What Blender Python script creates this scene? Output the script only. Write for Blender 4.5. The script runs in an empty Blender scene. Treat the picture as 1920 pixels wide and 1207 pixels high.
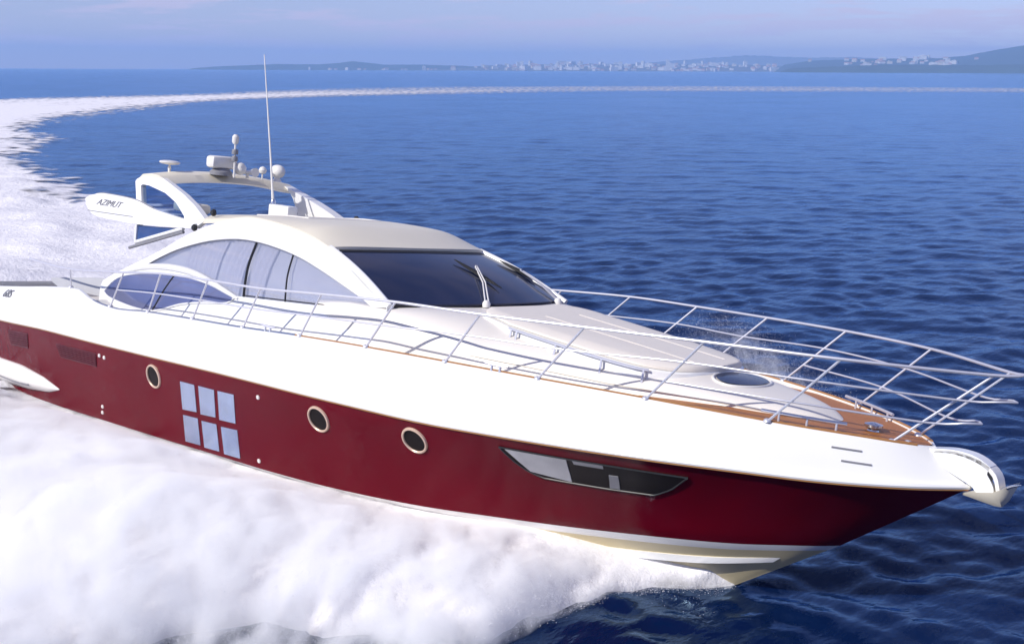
import bpy, bmesh, math, random
import numpy as np
from mathutils import Vector, Matrix
from mathutils.bvhtree import BVHTree

random.seed(7)
rng = np.random.default_rng(7)
scene = bpy.context.scene
col = scene.collection
PI = math.pi

# ------------------------------------------------------------------ camera, sky, sun, exposure
CAM = Vector((24.858, -11.198, 6.102))
CROT = Matrix(((0.7257374665073048, 0.6879625340860771, 0.0035610953858311173),
               (-0.14996855991767167, 0.1531471127520804, 0.9767575916720955),
               (0.6714272564793504, -0.7094036323184687, 0.21431734812566294)))   # rows: right, up, back
cd = bpy.data.cameras.new("camera")
cam = bpy.data.objects.new("camera", cd)
col.objects.link(cam)
cam.matrix_world = Matrix.Translation(CAM) @ CROT.transposed().to_4x4()
cd.sensor_width = 36.0
cd.lens = 40.42
cd.clip_start = 0.1
cd.clip_end = 60000.0
scene.camera = cam

SUN_EL, SUN_AZ_AFT = 37.0, 14.0          # the sun stands off the starboard beam, a little aft
e, a = math.radians(SUN_EL), math.radians(SUN_AZ_AFT)
SUN = Vector((-math.sin(a) * math.cos(e), -math.cos(a) * math.cos(e), math.sin(e)))
world = bpy.data.worlds.new("World")
scene.world = world
world.use_nodes = True
wn, wl = world.node_tree.nodes, world.node_tree.links
wn.clear()
sky = wn.new("ShaderNodeTexSky")
sky.sky_type = 'NISHITA'
sky.sun_disc = False
sky.sun_elevation = e
sky.sun_rotation = math.atan2(SUN.x, SUN.y)
sky.altitude = 0.0
sky.air_density = 1.0
sky.dust_density = 0.0
sky.ozone_density = 3.0
tc = wn.new("ShaderNodeTexCoord")
mp = wn.new("ShaderNodeMapping")
mp.inputs['Scale'].default_value = (6.0, 6.0, 52.0)
wl.new(tc.outputs['Generated'], mp.inputs['Vector'])
cn = wn.new("ShaderNodeTexNoise")
cn.inputs['Scale'].default_value = 1.3
cn.inputs['Detail'].default_value = 9.0
cn.inputs['Roughness'].default_value = 0.62
wl.new(mp.outputs[0], cn.inputs['Vector'])
cr = wn.new("ShaderNodeMapRange")
cr.interpolation_type = 'SMOOTHSTEP'
cr.inputs['From Min'].default_value = 0.48
cr.inputs['From Max'].default_value = 0.60
cr.inputs['To Max'].default_value = 0.75
wl.new(cn.outputs[0], cr.inputs['Value'])
tint = wn.new("ShaderNodeMix")
tint.data_type = 'RGBA'
tint.blend_type = 'MULTIPLY'
tint.inputs[0].default_value = 1.0
tint.inputs[7].default_value = (0.84, 0.75, 1.02, 1)
wl.new(sky.outputs[0], tint.inputs[6])
cmix = wn.new("ShaderNodeMix")
cmix.data_type = 'RGBA'
cmix.inputs[7].default_value = (6.4, 5.5, 6.7, 1)
wl.new(cr.outputs[0], cmix.inputs[0])
wl.new(tint.outputs[2], cmix.inputs[6])
bg = wn.new("ShaderNodeBackground")
bg.inputs['Strength'].default_value = 0.118
wl.new(cmix.outputs[2], bg.inputs['Color'])
wo = wn.new("ShaderNodeOutputWorld")
wl.new(bg.outputs[0], wo.inputs['Surface'])

sl = bpy.data.lights.new("sun", 'SUN')
sl.energy = 4.5
sl.angle = math.radians(0.53)
sl.color = (1.0, 0.955, 0.88)
so = bpy.data.objects.new("sun", sl)
col.objects.link(so)
so.rotation_euler = (-SUN).to_track_quat('-Z', 'Y').to_euler()

scene.view_settings.view_transform = 'Standard'
scene.view_settings.look = 'None'
scene.view_settings.exposure = 0.07
scene.view_settings.gamma = 1.0
scene.render.engine = 'CYCLES'
scene.cycles.max_bounces = 14
scene.cycles.diffuse_bounces = 5
scene.cycles.glossy_bounces = 5
scene.cycles.transparent_max_bounces = 16
scene.cycles.volume_bounces = 14
scene.cycles.caustics_reflective = False
scene.cycles.caustics_refractive = False

# ------------------------------------------------------------------ helpers
def tag(o, label=None, cat=None, group=None, kind=None):
    for k, v in (('label', label), ('category', cat), ('group', group), ('kind', kind)):
        if v: o[k] = v
    return o

def mesh_obj(name, verts, faces, mats, parent=None, smooth=True, midx=None):
    me = bpy.data.meshes.new(name)
    me.from_pydata([tuple(map(float, v)) for v in verts], [], faces)
    for m in (mats if isinstance(mats, (list, tuple)) else [mats]):
        me.materials.append(m)
    if midx is not None:
        me.polygons.foreach_set('material_index', np.asarray(midx, np.int32))
    me.polygons.foreach_set('use_smooth', np.full(len(me.polygons), smooth))
    me.update()
    o = bpy.data.objects.new(name, me)
    col.objects.link(o)
    if parent is not None:
        o.parent = parent
    return o

def fast_mesh(name, V, F, mat, smooth=True):
    """numpy vertices (n,3) and faces (m,k) straight into a mesh"""
    me = bpy.data.meshes.new(name)
    k = F.shape[1]
    me.vertices.add(len(V)); me.vertices.foreach_set('co', V.astype(np.float32).ravel())
    me.loops.add(F.size); me.loops.foreach_set('vertex_index', F.astype(np.int32).ravel())
    me.polygons.add(len(F))
    me.polygons.foreach_set('loop_start', np.arange(0, F.size, k, dtype=np.int32))
    me.polygons.foreach_set('use_smooth', np.full(len(F), smooth))
    me.materials.append(mat)
    me.update(calc_edges=True)
    me.validate()
    o = bpy.data.objects.new(name, me)
    col.objects.link(o)
    return o

def grid_faces(n, m):
    i = np.arange(n - 1)[:, None] * m + np.arange(m - 1)[None, :]
    return np.stack([i, i + 1, i + m + 1, i + m], -1).reshape(-1, 4)

class Shape:
    """collects pieces that end up as ONE mesh"""
    def __init__(s): s.v = []; s.f = []; s.m = []
    def add(s, verts, faces, m=0):
        b = len(s.v); s.v += [tuple(map(float, p)) for p in verts]
        s.f += [[i + b for i in f] for f in faces]; s.m += [m] * len(faces)
        return s
    def tube(s, path, r, n=8, cap=True, m=0):
        P = [Vector(p) for p in path]; N = len(P)
        rr = r if isinstance(r, (list, tuple)) else [r] * N
        up = None; V = []
        for i in range(N):
            t = (P[min(i + 1, N - 1)] - P[max(i - 1, 0)]).normalized()
            if up is None:
                ref = Vector((0, 0, 1)) if abs(t.z) < .9 else Vector((0, 1, 0))
                up = (ref - t * ref.dot(t)).normalized()
            else:
                up = (up - t * up.dot(t)).normalized()
            sd = t.cross(up)
            for k in range(n):
                A = 2 * PI * k / n
                V.append(P[i] + (up * math.cos(A) + sd * math.sin(A)) * rr[i])
        F = [[i * n + k, i * n + (k + 1) % n, (i + 1) * n + (k + 1) % n, (i + 1) * n + k] for i in range(N - 1) for k in range(n)]
        if cap: F += [list(range(n))[::-1], [(N - 1) * n + k for k in range(n)]]
        return s.add(V, F, m)
    def box(s, c, d, m=0, rot=None, bev=0.0):
        bm = bmesh.new(); bmesh.ops.create_cube(bm, size=1)
        for v in bm.verts: v.co = Vector((v.co.x * d[0], v.co.y * d[1], v.co.z * d[2]))
        if bev: bmesh.ops.bevel(bm, geom=list(bm.edges), offset=bev, segments=2, affect='EDGES', profile=.5)
        M = rot or Matrix.Identity(3)
        bm.verts.index_update()
        s.add([M @ v.co + Vector(c) for v in bm.verts], [[v.index for v in f.verts] for f in bm.faces], m)
        bm.free(); return s
    def lathe(s, prof, c, axis='Z', n=20, m=0, R=None):
        V = []; N = len(prof)
        for r, z in prof:
            for k in range(n):
                A = 2 * PI * k / n; p = Vector((r * math.cos(A), r * math.sin(A), z))
                if axis == 'Y': p = Vector((p.x, p.z, p.y))
                if axis == 'X': p = Vector((p.z, p.x, p.y))
                if R: p = R @ p
                V.append(p + Vector(c))
        F = [[i * n + k, i * n + (k + 1) % n, (i + 1) * n + (k + 1) % n, (i + 1) * n + k] for i in range(N - 1) for k in range(n)]
        F += [list(range(n))[::-1], [(N - 1) * n + k for k in range(n)]]
        return s.add(V, F, m)
    def slab(s, A, B, m=0):
        """closed plate between two matching grids of points (front A, back B), each rows x cols"""
        n, k = len(A), len(A[0])
        V = [p for r in A for p in r] + [p for r in B for p in r]; o = n * k
        F = []
        for i in range(n - 1):
            for j in range(k - 1):
                q = [i * k + j, i * k + j + 1, (i + 1) * k + j + 1, (i + 1) * k + j]
                F.append(q); F.append([x + o for x in q][::-1])
        for i in range(n - 1):
            for j in (0, k - 1): F.append([i * k + j, (i + 1) * k + j, (i + 1) * k + j + o, i * k + j + o])
        for j in range(k - 1):
            for i in (0, n - 1): F.append([i * k + j, i * k + j + 1, i * k + j + 1 + o, i * k + j + o])
        return s.add(V, F, m)
    def build(s, name, mats, parent=None, smooth=True, sharp=35):
        o = mesh_obj(name, s.v, s.f, mats, parent, smooth, s.m)
        bm = bmesh.new(); bm.from_mesh(o.data)
        bmesh.ops.remove_doubles(bm, verts=bm.verts, dist=1e-5)
        bmesh.ops.recalc_face_normals(bm, faces=bm.faces)
        for ed in bm.edges:
            if len(ed.link_faces) == 2 and ed.calc_face_angle(0) > math.radians(sharp): ed.smooth = False
        bm.to_mesh(o.data); bm.free()
        return o

def pchip(pts):
    x = np.array([p[0] for p in pts], float); y = np.array([p[1] for p in pts], float)
    h = np.diff(x); d = np.diff(y) / h; mm = np.zeros_like(y); mm[0] = d[0]; mm[-1] = d[-1]
    for i in range(1, len(x) - 1):
        if d[i - 1] * d[i] > 0:
            w1 = 2 * h[i] + h[i - 1]; w2 = h[i] + 2 * h[i - 1]; mm[i] = (w1 + w2) / (w1 / d[i - 1] + w2 / d[i])
    def fn(q):
        q = min(max(q, x[0]), x[-1]); i = min(max(int(np.searchsorted(x, q)) - 1, 0), len(x) - 2); s = (q - x[i]) / h[i]
        return float((2*s**3-3*s**2+1)*y[i] + (s**3-2*s**2+s)*h[i]*mm[i] + (-2*s**3+3*s**2)*y[i+1] + (s**3-s**2)*h[i]*mm[i+1])
    return fn

def resample(pts, n):
    P = np.array(pts, float); d = np.r_[0, np.cumsum(np.linalg.norm(np.diff(P, axis=0), axis=1))]
    t = np.linspace(0, d[-1], n)
    return np.stack([np.interp(t, d, P[:, k]) for k in range(P.shape[1])], 1)

def spline(pts, n):
    """Catmull-Rom through the points, resampled evenly"""
    P = np.array(pts, float); P = np.vstack([2 * P[0] - P[1], P, 2 * P[-1] - P[-2]]); out = []
    for i in range(1, len(P) - 2):
        for s in np.linspace(0, 1, 16, endpoint=False):
            p0, p1, p2, p3 = P[i - 1], P[i], P[i + 1], P[i + 2]
            out.append(.5 * ((2*p1) + (-p0+p2)*s + (2*p0-5*p1+4*p2-p3)*s*s + (-p0+3*p1-3*p2+p3)*s**3))
    out.append(P[-2]); return resample(out, n)

# ------------------------------------------------------------------ materials
def mat(name, base, rough=.5, metal=0., coat=0., spec=.5, noise=None, bump=None, sss=0.):
    m = bpy.data.materials.new(name); m.use_nodes = True
    nt = m.node_tree; b = nt.nodes['Principled BSDF']
    b.inputs['Base Color'].default_value = (*base, 1); b.inputs['Roughness'].default_value = rough
    b.inputs['Metallic'].default_value = metal; b.inputs['Coat Weight'].default_value = coat
    b.inputs['Coat Roughness'].default_value = .04; b.inputs['Specular IOR Level'].default_value = spec
    if sss:
        b.inputs['Subsurface Weight'].default_value = sss; b.inputs['Subsurface Radius'].default_value = (.3, .3, .3); b.inputs['Subsurface Scale'].default_value = .4
    tcn = nt.nodes.new('ShaderNodeTexCoord')
    if noise:                                     # (scale, amount): mottled base tone
        n = nt.nodes.new('ShaderNodeTexNoise'); n.inputs['Scale'].default_value = noise[0]; n.inputs['Detail'].default_value = 6
        nt.links.new(tcn.outputs['Object'], n.inputs['Vector'])
        r = nt.nodes.new('ShaderNodeMapRange'); r.inputs['To Min'].default_value = 1 - noise[1]; r.inputs['To Max'].default_value = 1 + noise[1]
        nt.links.new(n.outputs[0], r.inputs['Value'])
        x = nt.nodes.new('ShaderNodeMix'); x.data_type = 'RGBA'; x.blend_type = 'MULTIPLY'; x.inputs[0].default_value = 1
        x.inputs[6].default_value = (*base, 1)
        cmb = nt.nodes.new('ShaderNodeCombineColor')
        for k in range(3): nt.links.new(r.outputs[0], cmb.inputs[k])
        nt.links.new(cmb.outputs[0], x.inputs[7]); nt.links.new(x.outputs[2], b.inputs['Base Color'])
    if bump:                                      # (scale, strength)
        n = nt.nodes.new('ShaderNodeTexNoise'); n.inputs['Scale'].default_value = bump[0]; n.inputs['Detail'].default_value = 5
        nt.links.new(tcn.outputs['Object'], n.inputs['Vector'])
        bp = nt.nodes.new('ShaderNodeBump'); bp.inputs['Strength'].default_value = bump[1]; bp.inputs['Distance'].default_value = .02
        nt.links.new(n.outputs[0], bp.inputs['Height']); nt.links.new(bp.outputs[0], b.inputs['Normal'])
    return m

M = {}
M['white'] = mat('white_gelcoat', (.80, .80, .79), .22, coat=.35, noise=(1.2, .02))
M['cream'] = mat('cream_gelcoat', (.72, .67, .55), .42, noise=(2.5, .04))
M['foredeck'] = mat('foredeck_gelcoat', (.76, .72, .66), .45, noise=(2, .03), bump=(120, .06))
M['deck'] = mat('nonskid_deck', (.66, .65, .64), .6, noise=(3, .03), bump=(180, .15))
M['red'] = mat('burgundy_hull_paint', (.108, .0014, .0085), .12, spec=.15, bump=(2.0, .8), noise=(.9, .16))  # base colour noise paints in the mottled reflections off the water
M['bottom'] = mat('cream_bottom_paint', (.62, .53, .32), .4, noise=(1.5, .06))
M['gold'] = mat('varnished_wood_trim', (.36, .17, .05), .3, coat=.4, noise=(9, .2))
M['steel'] = mat('polished_steel', (.62, .63, .66), .18, metal=1., noise=(6, .05))
M['rail'] = mat('satin_steel_tube', (.66, .66, .72), .45, metal=.6, noise=(6, .05))
M['black'] = mat('black_rubber', (.012, .012, .013), .45, noise=(20, .2))
M['dark'] = mat('dark_interior', (.012, .009, .009), .3, spec=.12, noise=(3, .4))
M['panel'] = mat('pale_blind', (.36, .36, .38), .5, noise=(3, .35))
M['maroon'] = mat('dark_vent_grille', (.075, .004, .012), .45, noise=(8, .25))
M['coaming'] = mat('pale_grey_coaming', (.46, .46, .48), .35, noise=(3, .1))
M['grey'] = mat('grey_plastic', (.22, .22, .24), .35, noise=(6, .1))
M['bronze'] = mat('bronze_rim', (.70, .52, .40), .35, metal=.3, noise=(10, .15))
M['cushion'] = mat('sunpad_vinyl', (.74, .69, .62), .6, noise=(5, .04), bump=(60, .08))
M['plastic'] = mat('white_plastic', (.74, .72, .69), .35, noise=(8, .04))
M['pane'] = mat('mirror_pane', (.55, .66, .88), .05, metal=.9, noise=(2.5, .22), bump=(5, .9))
M['wsglass'] = mat('dark_windshield_glass', (.008, .015, .050), .14, coat=.0, spec=.38, noise=(.6, .35))
M['side_glass'] = mat('silvered_side_glass', (.52, .56, .70), .06, metal=.5, noise=(.7, .10))
M['side_glass'].node_tree.nodes['Principled BSDF'].inputs['Alpha'].default_value = .36
M['curtain'] = mat('pale_curtain', (.74, .72, .78), .9, noise=(4, .06))
M['oval_glass'] = mat('tinted_side_glass', (.20, .22, .38), .05, metal=.5, noise=(1.1, .3))
M['cabin'] = mat('cabin_lining', (.80, .80, .85), .8, noise=(2, .1))
M['quarter'] = mat('blue_quarter_glass', (.035, .07, .19), .08, spec=.4, noise=(2, .3))
M['text'] = mat('dark_lettering', (.16, .16, .18), .4)

def teak_material():
    m = mat('teak_planks', (.34, .11, .02), .5)
    nt = m.node_tree; b = nt.nodes['Principled BSDF']
    t = nt.nodes.new('ShaderNodeTexCoord'); s = nt.nodes.new('ShaderNodeSeparateXYZ'); nt.links.new(t.outputs['Object'], s.inputs[0])
    f = nt.nodes.new('ShaderNodeMath'); f.operation = 'MULTIPLY'; f.inputs[1].default_value = 16; nt.links.new(s.outputs[1], f.inputs[0])
    fr = nt.nodes.new('ShaderNodeMath'); fr.operation = 'FRACT'; nt.links.new(f.outputs[0], fr.inputs[0])
    lt = nt.nodes.new('ShaderNodeMath'); lt.operation = 'LESS_THAN'; lt.inputs[1].default_value = .12; nt.links.new(fr.outputs[0], lt.inputs[0])
    n = nt.nodes.new('ShaderNodeTexNoise'); n.inputs['Scale'].default_value = 7; mp_ = nt.nodes.new('ShaderNodeMapping'); mp_.inputs['Scale'].default_value = (1, 9, 1)
    nt.links.new(t.outputs['Object'], mp_.inputs[0]); nt.links.new(mp_.outputs[0], n.inputs['Vector'])
    x = nt.nodes.new('ShaderNodeMix'); x.data_type = 'RGBA'; x.inputs[6].default_value = (.34, .11, .02, 1); x.inputs[7].default_value = (.54, .21, .05, 1); nt.links.new(n.outputs[0], x.inputs[0])
    y = nt.nodes.new('ShaderNodeMix'); y.data_type = 'RGBA'; y.inputs[7].default_value = (.06, .03, .015, 1)
    nt.links.new(lt.outputs[0], y.inputs[0]); nt.links.new(x.outputs[2], y.inputs[6]); nt.links.new(y.outputs[2], b.inputs['Base Color'])
    return m
M['teak'] = teak_material()

def clear_glass(name, tintc):
    m = bpy.data.materials.new(name); m.use_nodes = True; nt = m.node_tree; nt.nodes.clear()
    o = nt.nodes.new('ShaderNodeOutputMaterial'); t = nt.nodes.new('ShaderNodeBsdfTransparent'); t.inputs[0].default_value = (*tintc, 1)
    g = nt.nodes.new('ShaderNodeBsdfGlossy'); g.inputs['Roughness'].default_value = .03
    x = nt.nodes.new('ShaderNodeMixShader'); x.inputs[0].default_value = .07; nt.links.new(t.outputs[0], x.inputs[1]); nt.links.new(g.outputs[0], x.inputs[2])
    nt.links.new(x.outputs[0], o.inputs[0]); return m
M['clear'] = clear_glass('clear_tinted_glass', (.72, .80, .90))

# ------------------------------------------------------------------ the yacht (boat axes: x ahead, y to port, z up)
RW = Matrix(((0.9999200186411226, -0.0015936342029777798, 0.012546579245521529),
             (0.0, 0.9920296004887474, 0.12600504653645417),
             (-0.012647383948362179, -0.12599496848160674, 0.9919502566132535)))
BOAT = Matrix.Translation((0, 0, -0.111)) @ RW.to_4x4()
yacht = bpy.data.objects.new('motor_yacht', None)
yacht.matrix_world = BOAT
col.objects.link(yacht)
tag(yacht, 'white motor yacht with dark red hull band and bow rails, running through white spray', 'yacht')

WG = pchip([(-3,2.3),(0,2.36),(5,2.40),(10,2.40),(12,2.37),(13.43,2.30),(14.76,2.14),(16.07,1.88),(17.39,1.54),(18.69,1.08),(19.5,.62),(20.0,.2),(20.12,0.0)])
WR = pchip([(-3,2.5),(0,2.56),(5,2.6),(10,2.58),(12,2.52),(14,2.32),(16,1.98),(17.4,1.66),(18.7,1.22),(19.5,.84),(20.1,.42),(20.5,0.0)])
WB = pchip([(-3,2.2),(0,2.28),(5,2.34),(9,2.28),(12,2.08),(14,1.78),(16,1.28),(17.4,.84),(18.4,.46),(19,.16),(19.2,0)])
ZR = pchip([(0,1.12),(3.4,1.285),(5,1.396),(6.67,1.475),(9.06,1.603),(10.4,1.68),(11.7,1.737),(13.2,1.786),(14.5,1.823),(15.6,1.887),(16.6,1.955),(17.5,2.02),(18.6,2.099),(19.2,2.134),(19.9,2.19),(20.5,2.245)])
ZB = pchip([(0,-.2),(2.66,-.093),(5.2,.02),(6.84,.12),(8.3,.205),(10,.305),(11.3,.36),(12.8,.45),(14.1,.558),(15.2,.68),(16.2,.793),(17.1,.905),(18.2,1.056),(18.7,1.15),(19.2,1.24)])
ZG = pchip([(0,1.62),(2,1.76),(3.41,1.934),(5.0,2.154),(5.75,2.225),(6.0,2.18),(6.25,2.105),(6.9,2.075),(8.13,2.187),(9.43,2.285),(10.76,2.377),(12.1,2.485),(13.44,2.566),(14.76,2.616),(16.07,2.645),(17.39,2.661),(18.66,2.648),(19.48,2.628),(20.0,2.60),(20.12,2.59)])
ZK = pchip([(0,-.75),(10,-.75),(14,-.6),(16,-.33),(17,-.07),(17.6,.17),(17.9,.33)])
X0 = 0.9

def hull():
    S = np.r_[np.linspace(0, .8, 44, endpoint=False), np.linspace(.8, .97, 26, endpoint=False), 1 - .03 * (1 - np.linspace(0, 1, 12)) ** 1.6]
    def line(W, Z, xe): return np.array([[X0 + (xe - X0) * s, W(X0 + (xe - X0) * s), Z(X0 + (xe - X0) * s)] for s in S])
    K = line(lambda x: 0, ZK, 17.9); B = line(WB, ZB, 19.2); Rl = line(WR, ZR, 20.5); G = line(WG, ZG, 20.12)
    K[:, 1] = 0; B[-1, 1] = Rl[-1, 1] = G[-1, 1] = 0
    rows, mats_ = [K], []
    def push(P, m): rows.append(P); mats_.append(m)
    for t in (.35, .68):
        P = K + (B - K) * t; P[:, 2] += .04 * (1 - S) * math.sin(PI * t); push(P, 1)
    P = K + (B - K) * .90; push(P, 1)
    push(B, 0)
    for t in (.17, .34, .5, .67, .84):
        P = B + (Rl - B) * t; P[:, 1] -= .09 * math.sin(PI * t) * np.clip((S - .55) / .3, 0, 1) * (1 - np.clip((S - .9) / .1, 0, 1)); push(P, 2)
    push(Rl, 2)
    R2 = Rl.copy(); R2[:, 2] += .055; R2[:, 0] -= .04 * S; push(R2, 0)
    for t in (.2, .4, .6, .8, .93):
        P = R2 + (G - R2) * t; P[:, 1] += .06 * math.sin(PI * t) * (1 - S ** 8); push(P, 0)
    Gi = G.copy(); Gi[:, 1] = np.maximum(G[:, 1] - .02, 0); Gi[:, 2] += .012
    push(G, 0); push(Gi, 0)
    G2 = G.copy(); G2[:, 1] = np.maximum(G[:, 1] - .07, 0); G2[:, 2] += .012; push(G2, 0)
    G3 = G.copy(); G3[:, 1] = np.maximum(G[:, 1] - .075, 0); G3[:, 2] -= .16; push(G3, 0)
    n = len(S); V = []; F = []; mi = []
    for sgn in (-1, 1):
        b = len(V)
        for P in rows: V += [(p[0], sgn * p[1], p[2]) for p in P]
        for r in range(len(rows) - 1):
            for i in range(n - 1):
                q = [b + r * n + i, b + r * n + i + 1, b + (r + 1) * n + i + 1, b + (r + 1) * n + i]
                F.append(q if sgn < 0 else q[::-1]); mi.append(mats_[r])
    # transom
    R = len(rows) - 1; tot = (R + 1) * n
    for r in range(R):
        F.append([r * n, (r + 1) * n, tot + (r + 1) * n, tot + r * n]); mi.append(0)
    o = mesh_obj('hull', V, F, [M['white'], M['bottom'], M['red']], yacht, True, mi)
    bm = bmesh.new(); bm.from_mesh(o.data)
    bmesh.ops.remove_doubles(bm, verts=bm.verts, dist=1e-4)
    bmesh.ops.dissolve_degenerate(bm, edges=bm.edges, dist=1e-5)
    bmesh.ops.recalc_face_normals(bm, faces=bm.faces)
    for ed in bm.edges:
        if len(ed.link_faces) == 2 and (ed.calc_face_angle(0) > math.radians(28)): ed.smooth = False
    bm.to_mesh(o.data)
    tree = BVHTree.FromBMesh(bm)
    bm.free()
    return o, tree, (K, B, Rl, G)
hull_o, hull_tree, (HK, HB, HR, HG) = hull()

def on_hull(x, z, off=.0, side=-1):
    """the hull's side at (x, z), moved off along its normal"""
    hit, nrm, _, _ = hull_tree.ray_cast(Vector((x, side * 8.0, z)), Vector((0, -side, 0)))
    if hit is None: hit, nrm = Vector((x, side * WR(x), z)), Vector((0, side, 0))
    if nrm.y * side < 0: nrm = -nrm
    return hit + nrm * off, nrm

def hull_patch(poly_top, poly_bot, off, n=10, rows=4, side=-1, th=.03):
    A = resample(poly_top, n); B = resample(poly_bot, n)
    f, g = [], []
    for k in range(rows + 1):
        L = A + (B - A) * (k / rows)
        f.append([on_hull(p[0], p[1], off, side)[0] for p in L]); g.append([on_hull(p[0], p[1], off - th, side)[0] for p in L])
    return f, g

# rub rails at the red band's top: a white moulding with a wood strip and a steel strip
for side in (-1, 1):
    s = Shape()
    P = [(p[0] + .012, side * (p[1] + .010), p[2] + .030) for p in HR]
    s.tube(P, [.030] * len(P), 8)
    s.build('rub_rail', M['white'], yacht)
    s = Shape()
    P = [(p[0] + .016, side * (p[1] + .020), p[2] - .004) for p in HR]
    s.tube(P, .0085, 6)
    s.build('rub_rail_strip', M['gold'], yacht)
    # toe rail: steel aft, varnished wood ahead
    s = Shape()
    X = np.linspace(6.3, 12.0, 40)
    s.tube([(x, side * (WG(x) - .03), ZG(x) + .02) for x in X], .016, 6)
    s.build('toe_rail', M['steel'], yacht)
    s = Shape()
    X = np.r_[np.linspace(12.0, 18.6, 50), np.linspace(18.7, 19.98, 22)]
    s.tube([(x, side * max(WG(x) - .035, .02), ZG(x) + .012) for x in X], .018, 6)
    s.build('wood_toe_rail', M['gold'], yacht)
    # spray strake on the bottom
    n0 = len(HB); L, R_ = [], []
    sx = np.linspace(.80, .985, 30)
    idx = np.linspace(0, 1, n0)
    Ss = np.r_[np.linspace(0, .8, 44, endpoint=False), np.linspace(.8, .97, 26, endpoint=False), 1 - .03 * (1 - np.linspace(0, 1, 12)) ** 1.6]
    def at(P, q): return np.array([np.interp(q, Ss, P[:, k]) for k in range(3)])
    A, B2 = [], []
    for q in sx:
        k, b = at(HK, q), at(HB, q); p = k + (b - k) * .66; u = k + (b - k) * .74
        wdt = .09 * min(1, (1 - q) / .06)
        A.append([(p[0], side * p[1], p[2]), (p[0], side * (p[1] + wdt), p[2] + .0), (u[0], side * (u[1] + wdt * .35), u[2] + .01)])
        B2.append([(p[0], side * (p[1] - .05), p[2] + .04), (p[0], side * (p[1] - .05), p[2] + .05), (u[0], side * (u[1] - .05), u[2] + .03)])
    s = Shape().slab(A, B2)
    s.build('spray_strake', M['white'], yacht, smooth=False)

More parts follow.
